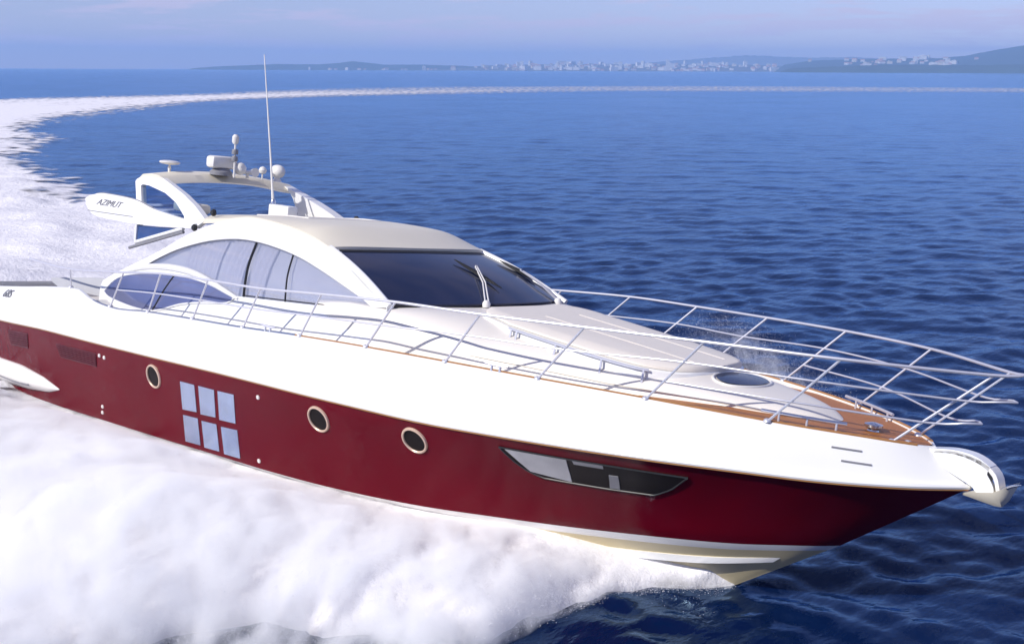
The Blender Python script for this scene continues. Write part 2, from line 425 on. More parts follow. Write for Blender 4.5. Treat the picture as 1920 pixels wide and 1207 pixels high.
# portholes: rim and dark glass
for side in (-1, 1):
    for (x, z) in ((8.68, 1.27), (12.68, 1.46), (14.36, 1.54)):
        c, nr = on_hull(x, z, 0, side)
        R3 = nr.to_track_quat('Z', 'X').to_matrix()
        ph = bpy.data.objects.new('porthole', None); col.objects.link(ph); ph.parent = yacht; ph.location = c
        s = Shape().lathe([(.164, -.03), (.164, .020), (.172, .030), (.190, .026), (.197, .012), (.197, -.03)], (0, 0, 0), n=32, R=R3)
        s.f = s.f[:-2]; s.m = s.m[:-2]
        s.build('rim', M['bronze'], ph)
        s = Shape().lathe([(.166, -.015), (.166, .006)], (0, 0, 0), n=32, R=R3)
        s.build('glass', M['dark'], ph)
    # six mirrored panes
    hw_ = bpy.data.objects.new('hull_window', None); col.objects.link(hw_); hw_.parent = yacht
    PN = [[(9.46,1.35),(9.85,1.37),(9.8,.93),(9.41,.89)], [(9.96,1.38),(10.37,1.40),(10.29,.955),(9.90,.92)], [(10.46,1.405),(10.86,1.43),(10.78,.97),(10.38,.94)],
          [(9.40,.80),(9.80,.83),(9.75,.385),(9.35,.355)], [(9.895,.815),(10.28,.845),(10.23,.40),(9.85,.375)], [(10.39,.835),(10.79,.87),(10.73,.41),(10.345,.39)]]
    for q in PN:
        f, g = hull_patch([q[0], q[1]], [q[3], q[2]], .014, 5, 5, side)
        Shape().slab(f, g).build('pane', M['pane'], hw_, sharp=60)
    # air intakes
    for q in ([(3.47,1.14),(4.31,1.21),(4.25,.91),(3.53,.85)], [(5.42,1.22),(6.87,1.31),(6.83,1.06),(5.55,.985)]):
        vt = bpy.data.objects.new('air_intake', None); col.objects.link(vt); vt.parent = yacht
        f, g = hull_patch([q[0], q[1]], [q[3], q[2]], .006, 8, 4, side)
        Shape().slab(f, g).build('grille', M['maroon'], vt)
        s = Shape()
        for k in range(1, 7):
            t = k / 7; p = [np.array(q[0]) + (np.array(q[3]) - q[0]) * t, np.array(q[1]) + (np.array(q[2]) - q[1]) * t]
            L = resample(p, 8)
            s.tube([on_hull(v[0], v[1], .012, side)[0] for v in L], .010, 5)
        s.build('louvre', M['maroon'], vt)
    # long raked window near the bow
    lw = bpy.data.objects.new('bow_window', None); col.objects.link(lw); lw.parent = yacht
    top = [(15.66,1.755),(16.56,1.805),(17.2,1.845),(17.95,1.885)]
    bot = [(15.70,1.70),(15.79,1.60),(15.93,1.50),(16.12,1.445),(16.50,1.465),(16.93,1.49),(17.46,1.535),(17.68,1.66),(17.93,1.87)]
    f, g = hull_patch(top, bot, .012, 26, 6, side); Shape().slab(f, g).build('glass', M['dark'], lw)
    for (t_, b_, mt) in (([(15.74,1.745),(16.54,1.79)], [(15.98,1.505),(16.49,1.485)], 'panel'), ([(16.62,1.797),(16.99,1.822)], [(16.62,1.755),(16.98,1.778)], 'panel'), ([(17.01,1.70),(17.12,1.71)], [(16.95,1.515),(17.07,1.525)], 'panel')):
        f, g = hull_patch(t_, b_, .020, 10, 4, side, .012); Shape().slab(f, g).build('curtain_panel', M['panel'] if t_[0][0] < 16 else M['grey'], lw)
    s = Shape(); ring = [on_hull(p[0], p[1], .012, side)[0] for p in np.vstack([resample(top, 22), resample(bot, 34)[::-1]])]
    s.tube(ring + [ring[0]], .011, 6, cap=False); s.build('frame', M['black'], lw)
    # small through-hull fittings
    for (x, z) in ((6.98,1.29),(7.14,1.285),(6.84,.37),(6.81,.26),(11.44,1.51),(11.17,.48)):
        c, nr = on_hull(x, z, 0, side); R3 = nr.to_track_quat('Z', 'X').to_matrix()
        Shape().lathe([(.034, -.01), (.034, .012), (.022, .022), (.010, .010)], c, n=12, R=R3).build('hull_outlet', M['plastic'], yacht)
    # chrome slots on the bow shoulder
    for q in ([(19.33,2.505),(19.59,2.50)], [(19.45,2.385),(19.71,2.38)]):
        L = resample(q, 8); s = Shape().tube([on_hull(p[0], p[1], .004, side)[0] for p in L], .011, 6); s.build('hawse_slot', M['grey'], yacht)
    # tapered fin at the quarter (the end of the swim platform's wing)
    top = [(1.2,.50),(2.87,.49),(3.87,.53),(4.72,.47),(5.30,.36)]; bot = [(1.2,-.05),(2.69,.02),(3.39,.07),(4.05,.12),(4.88,.22),(5.30,.34)]
    A, B = resample(top, 22), resample(bot, 22); f, g = [], []
    for k in range(9):
        t = k / 8; L = A + (B - A) * t
        f.append([on_hull(p[0], max(p[1], -.15), .01 + .20 * math.sin(PI * min(max(t, .02), .98)) ** .7 * min(1, (5.35 - p[0]) / 1.3), side)[0] for p in L])
        g.append([on_hull(p[0], max(p[1], -.15), -.06, side)[0] for p in L])
    fin = Shape().slab(f, g).build('platform_fin', M['plastic'], yacht)
    s = Shape(); L = resample([(1.4,.24),(3.2,.27),(4.4,.30)], 12)
    s.tube([on_hull(p[0], p[1], .222 * min(1, (5.35 - p[0]) / 1.3) + .005, side)[0] for p in L], .012, 6); s.build('groove', M['grey'], fin)

def lettering(txt, size, loc_fn, x, z, name, parent, slope=0., shear=.25, width=1.0):
    cu = bpy.data.curves.new('t', 'FONT'); cu.body = txt; cu.size = size; cu.extrude = .004; cu.shear = shear; cu.align_x = 'LEFT'
    ob = bpy.data.objects.new('t', cu); col.objects.link(ob)
    dg = bpy.context.evaluated_depsgraph_get(); me = bpy.data.meshes.new_from_object(ob.evaluated_get(dg))
    bpy.data.objects.remove(ob); bpy.data.curves.remove(cu)
    for v in me.vertices:
        px, pz = x + v.co.x * width, z + v.co.y + slope * v.co.x
        p = loc_fn(px, pz); v.co = (p[0], p[1] - .003 - v.co.z, p[2])
    me.materials.clear(); me.materials.append(M['text'])
    o = bpy.data.objects.new(name, me); col.objects.link(o); o.parent = parent; return o
lettering('68S', .20, lambda x, z: on_hull(x, z, .008)[0], 3.02, 1.70, 'lettering', yacht, slope=.1, width=1.25)

# ---- decks
def deck_z(x): return ZG(x) - .11 + .075 * min(1, max(0, (x - 16.6) / 1.4))
def sheet(name, xs, yfn, zfn, m, ny=8, y0fn=None):
    V = []
    for x in xs:
        w = yfn(x)
        for k in range(ny + 1):
            y = -w + 2 * w * k / ny; V.append((x, y, zfn(x, y)))
    n = ny + 1; F = [[i * n + k, (i + 1) * n + k, (i + 1) * n + k + 1, i * n + k + 1] for i in range(len(xs) - 1) for k in range(ny)]
    return mesh_obj(name, V, F, m, yacht)
sheet('side_deck', np.linspace(6.0, 17.0, 40), lambda x: WG(x) - .07, lambda x, y: deck_z(x) + .03 * (1 - (y / 2.4) ** 2), M['deck'])
sheet('teak_foredeck', np.r_[np.linspace(17.0, 19.4, 24), np.linspace(19.5, 20.02, 8)], lambda x: max(WG(x) - .07, .03), lambda x, y: deck_z(x) + .03 * (1 - (y / 2.4) ** 2) + .002, M['teak'])
sheet('cockpit_floor', np.linspace(X0, 6.0, 8), lambda x: 2.3, lambda x, y: 1.05, M['deck'])
for side in (-1, 1):
    f = [[(x, side * (WG(x) - .085), z) for z in np.linspace(1.03, ZG(x) - .05, 4)] for x in np.linspace(X0, 6.2, 24)]
    g = [[(p[0], p[1] + side * .02, p[2]) for p in r] for r in f]
    Shape().slab(f, g).build('cockpit_liner', M['white'], yacht)
s = Shape().box((6.3, 0, 1.5), (.06, 3.7, .9)); s.build('cockpit_bulkhead', M['white'], yacht)
s = Shape().box((2.0, 0, 1.25), (1.1, 3.0, .4), bev=.08).box((1.45, 0, 1.45), (.25, 3.0, .3), bev=.08); s.build('cockpit_sofa', M['cushion'], yacht)
s = Shape().box((.1, 0, .25), (1.7, 4.2, .16), bev=.05); s.build('swim_platform', M['teak'], yacht)

# ---- coachroof (raised foredeck), sunpad, hatch
WC = pchip([(11.8,1.90),(12.6,1.925),(13.3,1.93),(14.0,1.80),(14.76,1.64),(16,1.34),(17.4,.98),(18.2,.70),(18.66,.45),(18.95,.20),(19.06,.02)])
ZC = pchip([(11.8,3.0),(12.6,3.07),(13.3,3.085),(13.8,3.10),(14.5,3.075),(15.5,3.01),(16.5,2.94),(17.2,2.885),(18,2.82),(18.7,2.74),(19.06,2.62)])
def croof_z(x, y):
    w = max(WC(x), .02); b = deck_z(x) - .02; t = min(abs(y) / w, 1.0)
    k = min(1, max(0, (x - 13.2) / 1.6)); k = k ** .6; p = 16.0 - 12.8 * k; q = 9.0 - 6.8 * k
    return b + (ZC(x) - b) * (1 - t ** p) ** (1 / q)
def coachroof():
    xs = np.r_[np.linspace(11.8, 18.2, 66), np.linspace(18.3, 19.06, 16)]; V = []; ny = 48
    for x in xs:
        w = max(WC(x), .02)
        for k in range(ny + 1):
            A = -PI / 2 + PI * k / ny; y = w * math.copysign(abs(math.sin(A)) ** .42, A); V.append((x, y, croof_z(x, y)))
    n = ny + 1; F = [[i * n + k, (i + 1) * n + k, (i + 1) * n + k + 1, i * n + k + 1] for i in range(len(xs) - 1) for k in range(ny)]
    F.append([(len(xs) - 1) * n + k for k in range(n)])
    return mesh_obj('coachroof', V, F, M['foredeck'], yacht)
coachroof()
# nonskid tread edge lines along the coachroof shoulder
for side in (-1, 1):
    s = Shape(); s.tube([(x, side * WC(x) * .985, deck_z(x) + .30 * (ZC(x) - deck_z(x))) for x in np.linspace(13.4, 18.6, 40)], .006, 5)
    s.build('coachroof_moulding', M['cream'], yacht)

def sunpad():
    pad = bpy.data.objects.new('sunpad', None); col.objects.link(pad); pad.parent = yacht
    WP = pchip([(14.15,.86),(14.35,1.02),(15.0,1.10),(16,1.07),(16.8,.97),(17.15,.80),(17.35,.52),(17.42,.1)])
    def top(x, y, h): return croof_z(x, y * .75) + h
    def layer(z0, z1, grow, m, name, bev=.03):
        xs = np.r_[np.linspace(14.15, 14.4, 8), np.linspace(14.5, 16.9, 24), np.linspace(17.0, 17.42, 12)]; ny = 20
        f, g = [], []
        for x in xs:
            w = WP(x) + grow; r = []; b = []
            for k in range(ny + 1):
                y = -w + 2 * w * k / ny; ed = min(1, (w - abs(y)) / bev + .0); dz = -bev * .6 * (1 - ed) ** 2
                r.append((x, y, top(x, y, z1) + dz)); b.append((x, y, top(x, y, z0)))
            f.append(r); g.append(b)
        return Shape().slab(f, g).build(name, m, pad, sharp=50)
    layer(-.10, .030, .03, M['white'], 'pad_base'); layer(.033, .100, -.03, M['cushion'], 'cushion', .06)
    for side in (-1, 1):                                       # grab rail along the pad's edge, on short legs
        s = Shape(); xs = np.linspace(14.9, 17.0, 24)
        P = [(x, side * (WP(x) + .07), top(x, WP(x), .02)) for x in xs]
        s.tube(P, .016, 6)
        for x in (14.95, 15.05, 15.7, 16.4, 16.95): s.tube([(x, side * (WP(x) + .07), top(x, WP(x), .02)), (x, side * (WP(x) + .09), croof_z(x, WP(x) + .09) - .01)], .016, 6)
        s.build('grab_rail', M['rail'], pad)
    # the plinth under the pad's aft end
    f, g = [], []
    for x in np.linspace(14.17, 14.85, 10):
        w = WP(x) + .02
        f.append([(x, y, top(x, y, .02)) for y in np.linspace(-w, w, 16)]); g.append([(x, y, croof_z(x, y * 1.05) - .12) for y in np.linspace(-w - .02, w + .02, 16)])
    Shape().slab(f, g).build('plinth', M['white'], pad)
    for y0 in (-.36, .36):
        s = Shape().tube([(x, y0 * (1 - .02 * (x - 14)), top(x, y0, .100)) for x in np.linspace(14.8, 17.2, 30)], .007, 5); s.build('seam', M['cushion'], pad)
sunpad()

def hatch():
    h = bpy.data.objects.new('deck_hatch', None); col.objects.link(h); h.parent = yacht
    c = (17.70, -.02); rx, ry = .29, .46
    def P(r, A, dz): x, y = c[0] + r * rx * math.cos(A), c[1] + r * ry * math.sin(A); return Vector((x, y, croof_z(x, y) + dz))
    n = 40; V = [P(0, 0, .03)] + [P(.5, 2*PI*k/n, .028) for k in range(n)] + [P(.9, 2*PI*k/n, .02) for k in range(n)]
    F = [[0, 1 + k, 1 + (k + 1) % n] for k in range(n)] + [[1 + k, 1 + n + k, 1 + n + (k + 1) % n, 1 + (k + 1) % n] for k in range(n)]
    mesh_obj('glass', V, F, M['wsglass'], h)
    s = Shape().tube([P(1, 2 * PI * k / n, .004) for k in range(n + 1)], .018, 8, cap=False); s.build('frame', M['plastic'], h)
hatch()

# ---- cabin sides
YS = pchip([(1.5,1.97),(2.1,1.95),(2.6,1.93),(3.1,1.84),(3.7,1.57),(4.3,1.38),(5,1.2)])
def on_side(x, z, off=0., side=-1): return Vector((x, side * (YS(z) + off), z))
def side_slab(A, B, off, th, side, n=40, rows=5, curved=True):
    A, B = (spline(A, n), spline(B, n)) if curved else (resample(A, n), resample(B, n))
    f, g = [], []
    for k in range(rows + 1):
        L = A + (B - A) * (k / rows)
        f.append([on_side(p[0], p[1], off, side) for p in L]); g.append([on_side(p[0], p[1], off - th, side) for p in L])
    return Shape().slab(f, g)
ARCH_O = [(5.729,2.368),(6.15,2.56),(6.583,2.738),(7.456,3.122),(8.117,3.505),(8.844,3.777),(9.649,3.905),(10.511,3.868),(11.078,3.80),(11.661,3.676),(12.333,3.418),(12.952,3.189),(13.30,3.07)]
ARCH_I = [(7.06,2.80),(7.511,3.021),(8.041,3.238),(8.669,3.427),(9.327,3.538),(9.889,3.562),(10.47,3.532),(11.056,3.468),(11.655,3.358),(12.233,3.232),(12.77,3.103),(12.997,3.021)]
WIN_B = [(7.06,2.80),(7.58,2.885),(8.064,2.92),(8.552,2.915),(9.04,2.86),(9.526,2.775),(9.85,2.715),(10.67,2.779),(11.43,2.84),(12.155,2.90),(12.70,2.945),(12.997,3.021)]
OVAL_T = [(5.872,2.207),(6.192,2.452),(6.624,2.604),(7.467,2.746),(8.274,2.81),(9.061,2.80),(9.858,2.69)]
OVAL_B = [(5.872,2.207),(6.1,2.13),(6.9,2.085),(7.512,2.12),(7.921,2.222),(8.391,2.366),(9.003,2.485),(9.663,2.578),(9.858,2.69)]
for side in (-1, 1):
    # solid inner side that closes the cabin behind the glass
    side_slab(ARCH_O, [(5.75,1.9),(8,2.05),(10,2.25),(12,2.4),(13.3,2.5)], -.10, .03, side).build('cabin_side', M['cabin'], yacht)
    side_slab(ARCH_O, ARCH_I, .0, .065, side, 60).build('cabin_arch', M['white'], yacht)
    low_t = [(5.70,2.20),(5.74,2.37),(6.15,2.54),(6.58,2.70)] + WIN_B[:-1] + [(13.02,3.0),(13.30,3.05)]
    low_b = [(5.70,1.95),(6.9,1.93),(8.13,2.03),(9.43,2.13),(10.76,2.22),(12.1,2.33),(13.3,2.40)]
    side_slab(low_t, low_b, .0, .065, side, 70, curved=False).build('cabin_coaming', M['white'], yacht)
    sw = side_slab(ARCH_I, WIN_B, -.022, .03, side, 50, 8).build('side_window', M['side_glass'], yacht)
    for q in ([(9.901,3.545),(10.057,2.735)], [(10.878,3.54),(11.092,2.815)]):
        s = Shape().tube([on_side(p[0], p[1], -.015, side) for p in resample(q, 12)], .020 if q[0][0] < 10 else .013, 6); s.build('mullion', M['black'], sw)
    for (xa, xb) in ((8.2, 9.15), (9.3, 9.85), (10.0, 10.45)):
        f, g = [], []
        for x in np.linspace(xa, xb, int((xb - xa) * 60)):
            zt = np.interp(x, [p[0] for p in ARCH_I], [p[1] for p in ARCH_I]) - .01; zb_ = np.interp(x, [p[0] for p in WIN_B], [p[1] for p in WIN_B])
            o_ = -.068 + .012 * math.sin(x * 46 + math.sin(x * 9))
            f.append([on_side(x, z, o_, side) for z in np.linspace(zb_, zt, 6)]); g.append([on_side(x, z, o_ - .006, side) for z in np.linspace(zb_, zt, 6)])
        Shape().slab(f, g).build('curtain', M['curtain'], sw, sharp=80)
    s = Shape().tube([on_side(p[0], p[1], -.012, side) for p in resample([(10.06,2.755),(11.09,2.835),(12.9,2.98)], 24)], .009, 6); s.build('window_seal', M['black'], sw)
    s = Shape().tube([on_side(p[0], p[1], -.012, side) for p in spline(ARCH_I, 40)], .012, 6); s.build('window_seal', M['grey'], sw)
    ov = side_slab(OVAL_T, OVAL_B, .012, .03, side, 44, 8).build('oval_window', M['oval_glass'], yacht)
    ring = [on_side(p[0], p[1], .012, side) for p in np.vstack([spline(OVAL_T, 40), spline(OVAL_B, 40)[::-1]])]
    s = Shape().tube(ring, .014, 6, cap=False); s.build('frame', M['white'], ov)
    s = Shape().tube([on_side(p[0], p[1], .014, side) for p in resample([(8.10,2.80),(7.85,2.52),(7.55,2.14)], 8)], .013, 6); s.build('mullion', M['black'], ov)
    # white brow over the oval window
    P = spline([(6.55,2.66)] + WIN_B[:6] + [(9.95,2.70)], 40)
    s = Shape().tube([on_side(p[0], p[1] - .01, .01, side) for p in P], [.02 + .035 * math.sin(PI * k / 39) ** .6 for k in range(40)], 8); s.build('window_brow', M['white'], yacht)
    # black stern lamps at the joint
    for (x, z, o_) in ((8.15,3.59,.02), (8.45,3.87,-.02)):
        Shape().lathe([(.055,0),(.06,.03),(.04,.06),(.012,.065)], on_side(x, z, o_ - .02, side), 'Y' , 14, R=Matrix.Diagonal((1, side, 1))).build('deck_lamp', M['black'], yacht)

# ---- roof
ZE = pchip([(7.3,3.60),(8.0,3.70),(8.84,3.80),(9.65,3.905),(10.5,3.87),(11.08,3.80),(11.66,3.676)])
ZF = pchip([(7.3,3.66),(8.0,3.79),(8.84,3.87),(9.65,3.93),(10.5,3.945),(10.95,3.935),(11.0,3.93),(11.66,3.70)])
def roof():
    xs = np.r_[np.linspace(7.3, 10.9, 36), np.linspace(10.95, 11.66, 14)]; ny = 36; f, g = [], []
    for x in xs:
        z = ZE(x); w = YS(z) + .005; r, b = [], []
        for k in range(ny + 1):
            A = -PI / 2 + PI * k / ny; y = w * math.copysign(abs(math.sin(A)) ** .6, A); t = min(1, abs(y) / w)
            fw = .26 * (1 - t * t) * max(0, (x - 10.2) / 1.46) ** 1.5
            zz = z + (ZF(x) - z) * (1 - t ** 7) + .018 * (1 - t * t) + .012
            r.append((x + fw, y, zz)); b.append((x + fw, y, zz - .07))
        f.append(r); g.append(b)
    return Shape().slab(f, g).build('hardtop', M['cream'], yacht, sharp=14)
roof()
s = Shape()
for y0 in (-.75, .75): s.tube([(x, y0, ZF(x) + .03) for x in np.linspace(8.6, 10.0, 10)], .010, 6)
s.tube([(10.0, y, ZF(10.0) + .03) for y in np.linspace(-.75, .75, 10)], .010, 6)
s.build('sunroof_track', M['plastic'], yacht)

# ---- windshield
def ws_point(u, v, off=0.):
    """u -1 starboard .. 1 port, v 0 base .. 1 top"""
    b = Vector((13.25 + .42 * (1 - u * u), 1.80 * u, 3.105 + .045 * (1 - u * u))); t = Vector((11.66 + .255 * (1 - u * u), 1.545 * u, 3.655 + .033 * (1 - u * u)))
    p = b.lerp(t, v) + Vector((.02, 0, .07)) * math.sin(PI * v) * .6
    return p + Vector((.32, .0, .95)) * off
def ws_slab(u0, u1, v0, v1, off, th, nu=24, nv=8):
    f = [[ws_point(u0 + (u1 - u0) * i / nu, v0 + (v1 - v0) * j / nv, off) for j in range(nv + 1)] for i in range(nu + 1)]
    g = [[p - Vector((.32, 0, .95)) * th for p in r] for r in f]
    return Shape().slab(f, g)
ws = ws_slab(-.985, .985, .0, 1., 0., .03).build('windshield', M['wsglass'], yacht)
ws_slab(-.97, .95, .945, 1.0, .006, .02).build('top_seal', M['black'], ws)
ws_slab(-.985, -.80, -.03, .03, .010, .02).build('bottom_seal', M['black'], ws)
for u in (-1., 1.):
    s = Shape().tube([ws_point(u, v, .0) for v in np.linspace(-.04, 1.03, 16)], .050, 8); s.build('windshield_pillar', M['white'], yacht)
def wiper(u, base_v, top, blade_a, blade_b, m):
    w = bpy.data.objects.new('wiper', None); col.objects.link(w); w.parent = yacht
    s = Shape()
    for d in (-.018, .018): s.tube([ws_point(u + d, base_v, .03), ws_point(u * .5 + top[0] * .5 + d * .85, base_v * .5 + top[1] * .5, .07), ws_point(top[0] + d * .7, top[1], .06)], .011, 6)
    s.tube([ws_point(top[0] - .0126, top[1], .07), ws_point(top[0] + .0126, top[1], .07)], .011, 6)
    s.build('wiper_arm', m, w)
    A, B = ws_point(*blade_a, .045), ws_point(*blade_b, .045); mid = (A + B) / 2
    s = Shape().tube([A, A.lerp(B, .2), mid, A.lerp(B, .8), B], [.008, .022, .036, .022, .008], 6); s.build('blade', M['black'], w)
    Shape().lathe([(.055,0),(.06,.05),(.04,.09),(.01,.10)], ws_point(u, base_v, -.02), 'Z', 12).build('pivot', M['plastic'], w)
wiper(-.205, -.03, (.235, .57), (.13, .74), (.17, .20), M['plastic'])
wiper(.82, -.03, (.93, .50), (.89, .74), (.96, .30), M['rail'])

# ---- radar arch, fin-like wing, quarter glass
LOOP_O = [(6.40,3.42),(6.321,3.454),(5.773,4.169),(5.80,4.215),(5.881,4.25),(6.20,4.30),(6.519,4.324),(6.936,4.217),(7.448,4.078),(7.869,3.935),(8.322,3.74),(8.13,3.577)]
LOOP_I = [(6.50,3.52),(6.45,3.54),(6.161,3.895),(6.003,4.10),(6.02,4.128),(6.06,4.138),(6.276,4.134),(6.863,4.053),(7.291,3.926),(7.674,3.736),(7.80,3.62),(7.76,3.56)]
def loop_plate(side, solid):
    f, g = [], []
    O_, I_ = np.array(LOOP_O), np.array(LOOP_I)
    O_ = np.vstack([resample(O_[k:k+2], 5)[:-1] for k in range(len(O_) - 1)] + [O_[-1:]]); I_ = np.vstack([resample(I_[k:k+2], 5)[:-1] for k in range(len(I_) - 1)] + [I_[-1:]])
    if solid: I_[:, 0] = np.minimum(I_[:, 0], 6.86 - .05 * (I_[:, 1] - 3.5))
    for k in range(5):
        L = O_ + (I_ - O_) * (k / 4)
        f.append([on_side(p[0], p[1], 0, side) for p in L]); g.append([on_side(p[0], p[1], -.20 if solid else -.10, side) for p in L])
    return Shape().slab(f, g)
arch = bpy.data.objects.new('radar_arch', None); col.objects.link(arch); arch.parent = yacht
loop_plate(-1, False).build('arch_leg', M['white'], arch)
side_slab([(6.60,4.31),(6.936,4.217),(7.448,4.078),(7.869,3.935),(8.322,3.74)], [(6.84,4.12),(6.86,3.97),(6.89,3.82),(6.95,3.70),(7.2,3.58)], 0, .20, 1, 24, 5).build('arch_leg', M['white'], arch)
side_slab(LOOP_I[2:7] + [(6.863,4.053),(7.291,3.926),(7.674,3.736)], [(6.161,3.895),(6.3,3.72),(6.45,3.55),(7.0,3.57),(7.76,3.60),(7.70,3.70)], -.04, .012, -1, 30, 5, False).build('arch_glass', M['clear'], arch)
f, g = [], []
for u in np.linspace(-1, 1, 41):
    t = abs(u); y = 1.385 * u; zc = 4.335 + .105 * (1 - t ** 2.2); xf = 6.60 - .05 * (1 - t); xa = 5.86
    f.append([(xa, y, zc - .085), (xa + .10, y, zc - .02), (xa + .35, y, zc + .012), (xf - .12, y, zc), (xf, y, zc - .03)])
    g.append([(xa, y, zc - .10), (xa + .10, y, zc - .15), (xa + .35, y, zc - .17), (xf - .02, y, zc - .17), (xf + .10, y, zc - .145)])
Shape().slab(f, g).build('arch_beam', M['cream'], arch)
Shape().box((7.50, .55, 3.87), (.60, .22, .25), bev=.03).build('roof_vent', M['white'], yacht)
Shape().box((7.35, -1.22, 3.86), (.75, .30, .16), bev=.05).build('roof_fairing', M['cream'], yacht)
W_T = [(4.32,3.74),(4.45,3.795),(4.62,3.835),(4.93,3.872),(6.0,3.861),(6.711,3.765),(7.4,3.715),(7.80,3.69),(8.15,3.655)]
W_B = [(4.32,3.715),(4.45,3.62),(4.70,3.52),(5.075,3.46),(6.295,3.461),(7.0,3.50),(7.81,3.551),(8.0,3.565),(8.15,3.60)]
for side in (-1, 1):
    if side > 0: W_T, W_B = [p for p in W_T if p[0] >= 6], [p for p in W_B if p[0] >= 6.2]
    wg_ = side_slab(W_T, W_B, .04, .07, side, 40, 5).build('side_wing', M['white'], yacht)
    s = Shape().tube([on_side(p[0], p[1], .042, side) for p in spline([(4.6,3.53),(5.1,3.54),(6.2,3.57)] if side < 0 else [(6.3,3.60),(6.8,3.62),(7.4,3.63)], 12)], .008, 5); s.build('groove', M['grey'], wg_)
    s = Shape().tube([on_side(p[0], p[1] + .005, .03, side) for p in spline(W_T[2:6] if side < 0 else W_T, 16)], .010, 5); s.build('wing_edge', M['grey'], wg_)
    if side < 0: lettering('AZIMUT', .155, lambda x, z: on_side(x, z, .042), 4.80, 3.66, 'lettering', wg_, slope=.02, shear=.35, width=1.5)
    qw = side_slab([(6.421,3.446),(7.0,3.48),(7.728,3.533)], [(6.608,3.20),(7.15,3.36),(7.728,3.53)], -.02, .02, side, 16, 4, False).build('quarter_window', M['quarter'], yacht)
    s = Shape().tube([on_side(p[0], p[1], -.01, side) for p in ((7.8,3.54),(6.60,3.17),(6.39,3.44))], .034, 8); s.build('frame', M['white'], qw)
    s = Shape().tube([on_side(p[0], p[1], -.015, side) for p in ((6.45,3.055),(7.85,3.485))], .028, 8); s.build('roof_shade_line', M['grey'], yacht)  # grey tube drawn in for the shadowed underside line of the roof end

# ---- gear on the arch
def rod(p, q, r, n=8): return Shape().tube([p, q], r, n)
dish = bpy.data.objects.new('satellite_dish', None); col.objects.link(dish); dish.parent = yacht; dish.location = (6.18, -1.0, 4.38)
Shape().lathe([(.02,0),(.03,.10),(.016,.12),(.016,.15)], (0, 0, 0), n=12).build('stalk', M['plastic'], dish)
Shape().lathe([(.03,.14),(.15,.155),(.185,.18),(.17,.20),(.10,.215),(.01,.22)], (0, 0, 0), n=28).build('disc', M['plastic'], dish)
rad = bpy.data.objects.new('radar', None); col.objects.link(rad); rad.parent = yacht; rad.location = (6.62, -.22, 4.42)
Shape().lathe([(.20,.0),(.20,.06),(.14,.12),(.10,.13)], (0, 0, 0), n=20).build('pedestal', M['grey'], rad)
Shape().box((0, 0, .23), (.26, .52, .22), bev=.06).build('housing', M['plastic'], rad)
mast = bpy.data.objects.new('light_mast', None); col.objects.link(mast); mast.parent = yacht; mast.location = (6.86, -.1, 4.40)
rod((0, 0, 0), (-.03, 0, .66), .018).build('pole', M['plastic'], mast)
s = Shape()
for z in (.34, .46): s.lathe([(.055,z-.045),(.06,z),(.05,z+.045)], (-.02, 0, 0), n=12)
s.build('lamp', M['grey'], mast)
Shape().lathe([(.04,.60),(.06,.64),(.06,.73),(.03,.77)], (-.03, 0, 0), n=12).build('masthead_lamp', M['plastic'], mast)
Shape().lathe([(.02,-.08),(.07,-.06),(.115,.0),(.115,.06),(.07,.13),(.01,.15)], (6.73, .1, 4.53), n=20).build('antenna_dome', M['plastic'], yacht)
Shape().tube([(6.55, .32, 4.50), (6.70, .32, 4.51), (6.82, .32, 4.52), (6.90, .32, 4.52)], [.035, .04, .06, .085], 12).tube([(6.65, .32, 4.40), (6.65, .32, 4.5)], .03, 8).build('horn', M['plastic'], yacht)
Shape().lathe([(.014,0),(.014,.10),(.06,.12),(.075,.17),(.05,.22),(.01,.24)], (6.72, .60, 4.40), n=14).build('gps_dome', M['plastic'], yacht)
sr = bpy.data.objects.new('searchlight', None); col.objects.link(sr); sr.parent = yacht; sr.location = (6.74, .92, 4.38)
Shape().lathe([(.09,0),(.06,.05),(.04,.10)], (0, 0, 0), n=14).build('base', M['plastic'], sr)
Shape().lathe([(.115,-.09),(.125,-.02),(.115,.06),(.07,.12),(.02,.14)], (0.02, 0, .19), 'X', n=18).build('body', M['plastic'], sr)
Shape().lathe([(.03,-.115),(.10,-.105),(.108,-.088)], (0.02, 0, .19), 'X', n=18).build('lens', M['dark'], sr)
an = bpy.data.objects.new('whip_antenna', None); col.objects.link(an); an.parent = yacht; an.location = (7.26, .5, 3.98)
Shape().tube([(0, 0, 0), (-.06, 0, .30), (-.19, 0, .9), (-.60, 0, 2.68)], [.028, .022, .016, .008], 8).build('whip', M['plastic'], an)
Shape().lathe([(.05,0),(.05,.06),(.03,.10)], (0, 0, 0), n=12).build('mount', M['steel'], an)

# grey faired cockpit coaming aft of the cabin
for side in (-1,):
    side_slab([(3.72,2.16),(4.53,2.27),(5.2,2.36),(5.75,2.42)], [(3.72,2.10),(4.10,2.00),(4.976,2.06),(5.75,2.08)], -.05, .06, side, 14, 4, False).build('cockpit_coaming', M['coaming'], yacht)

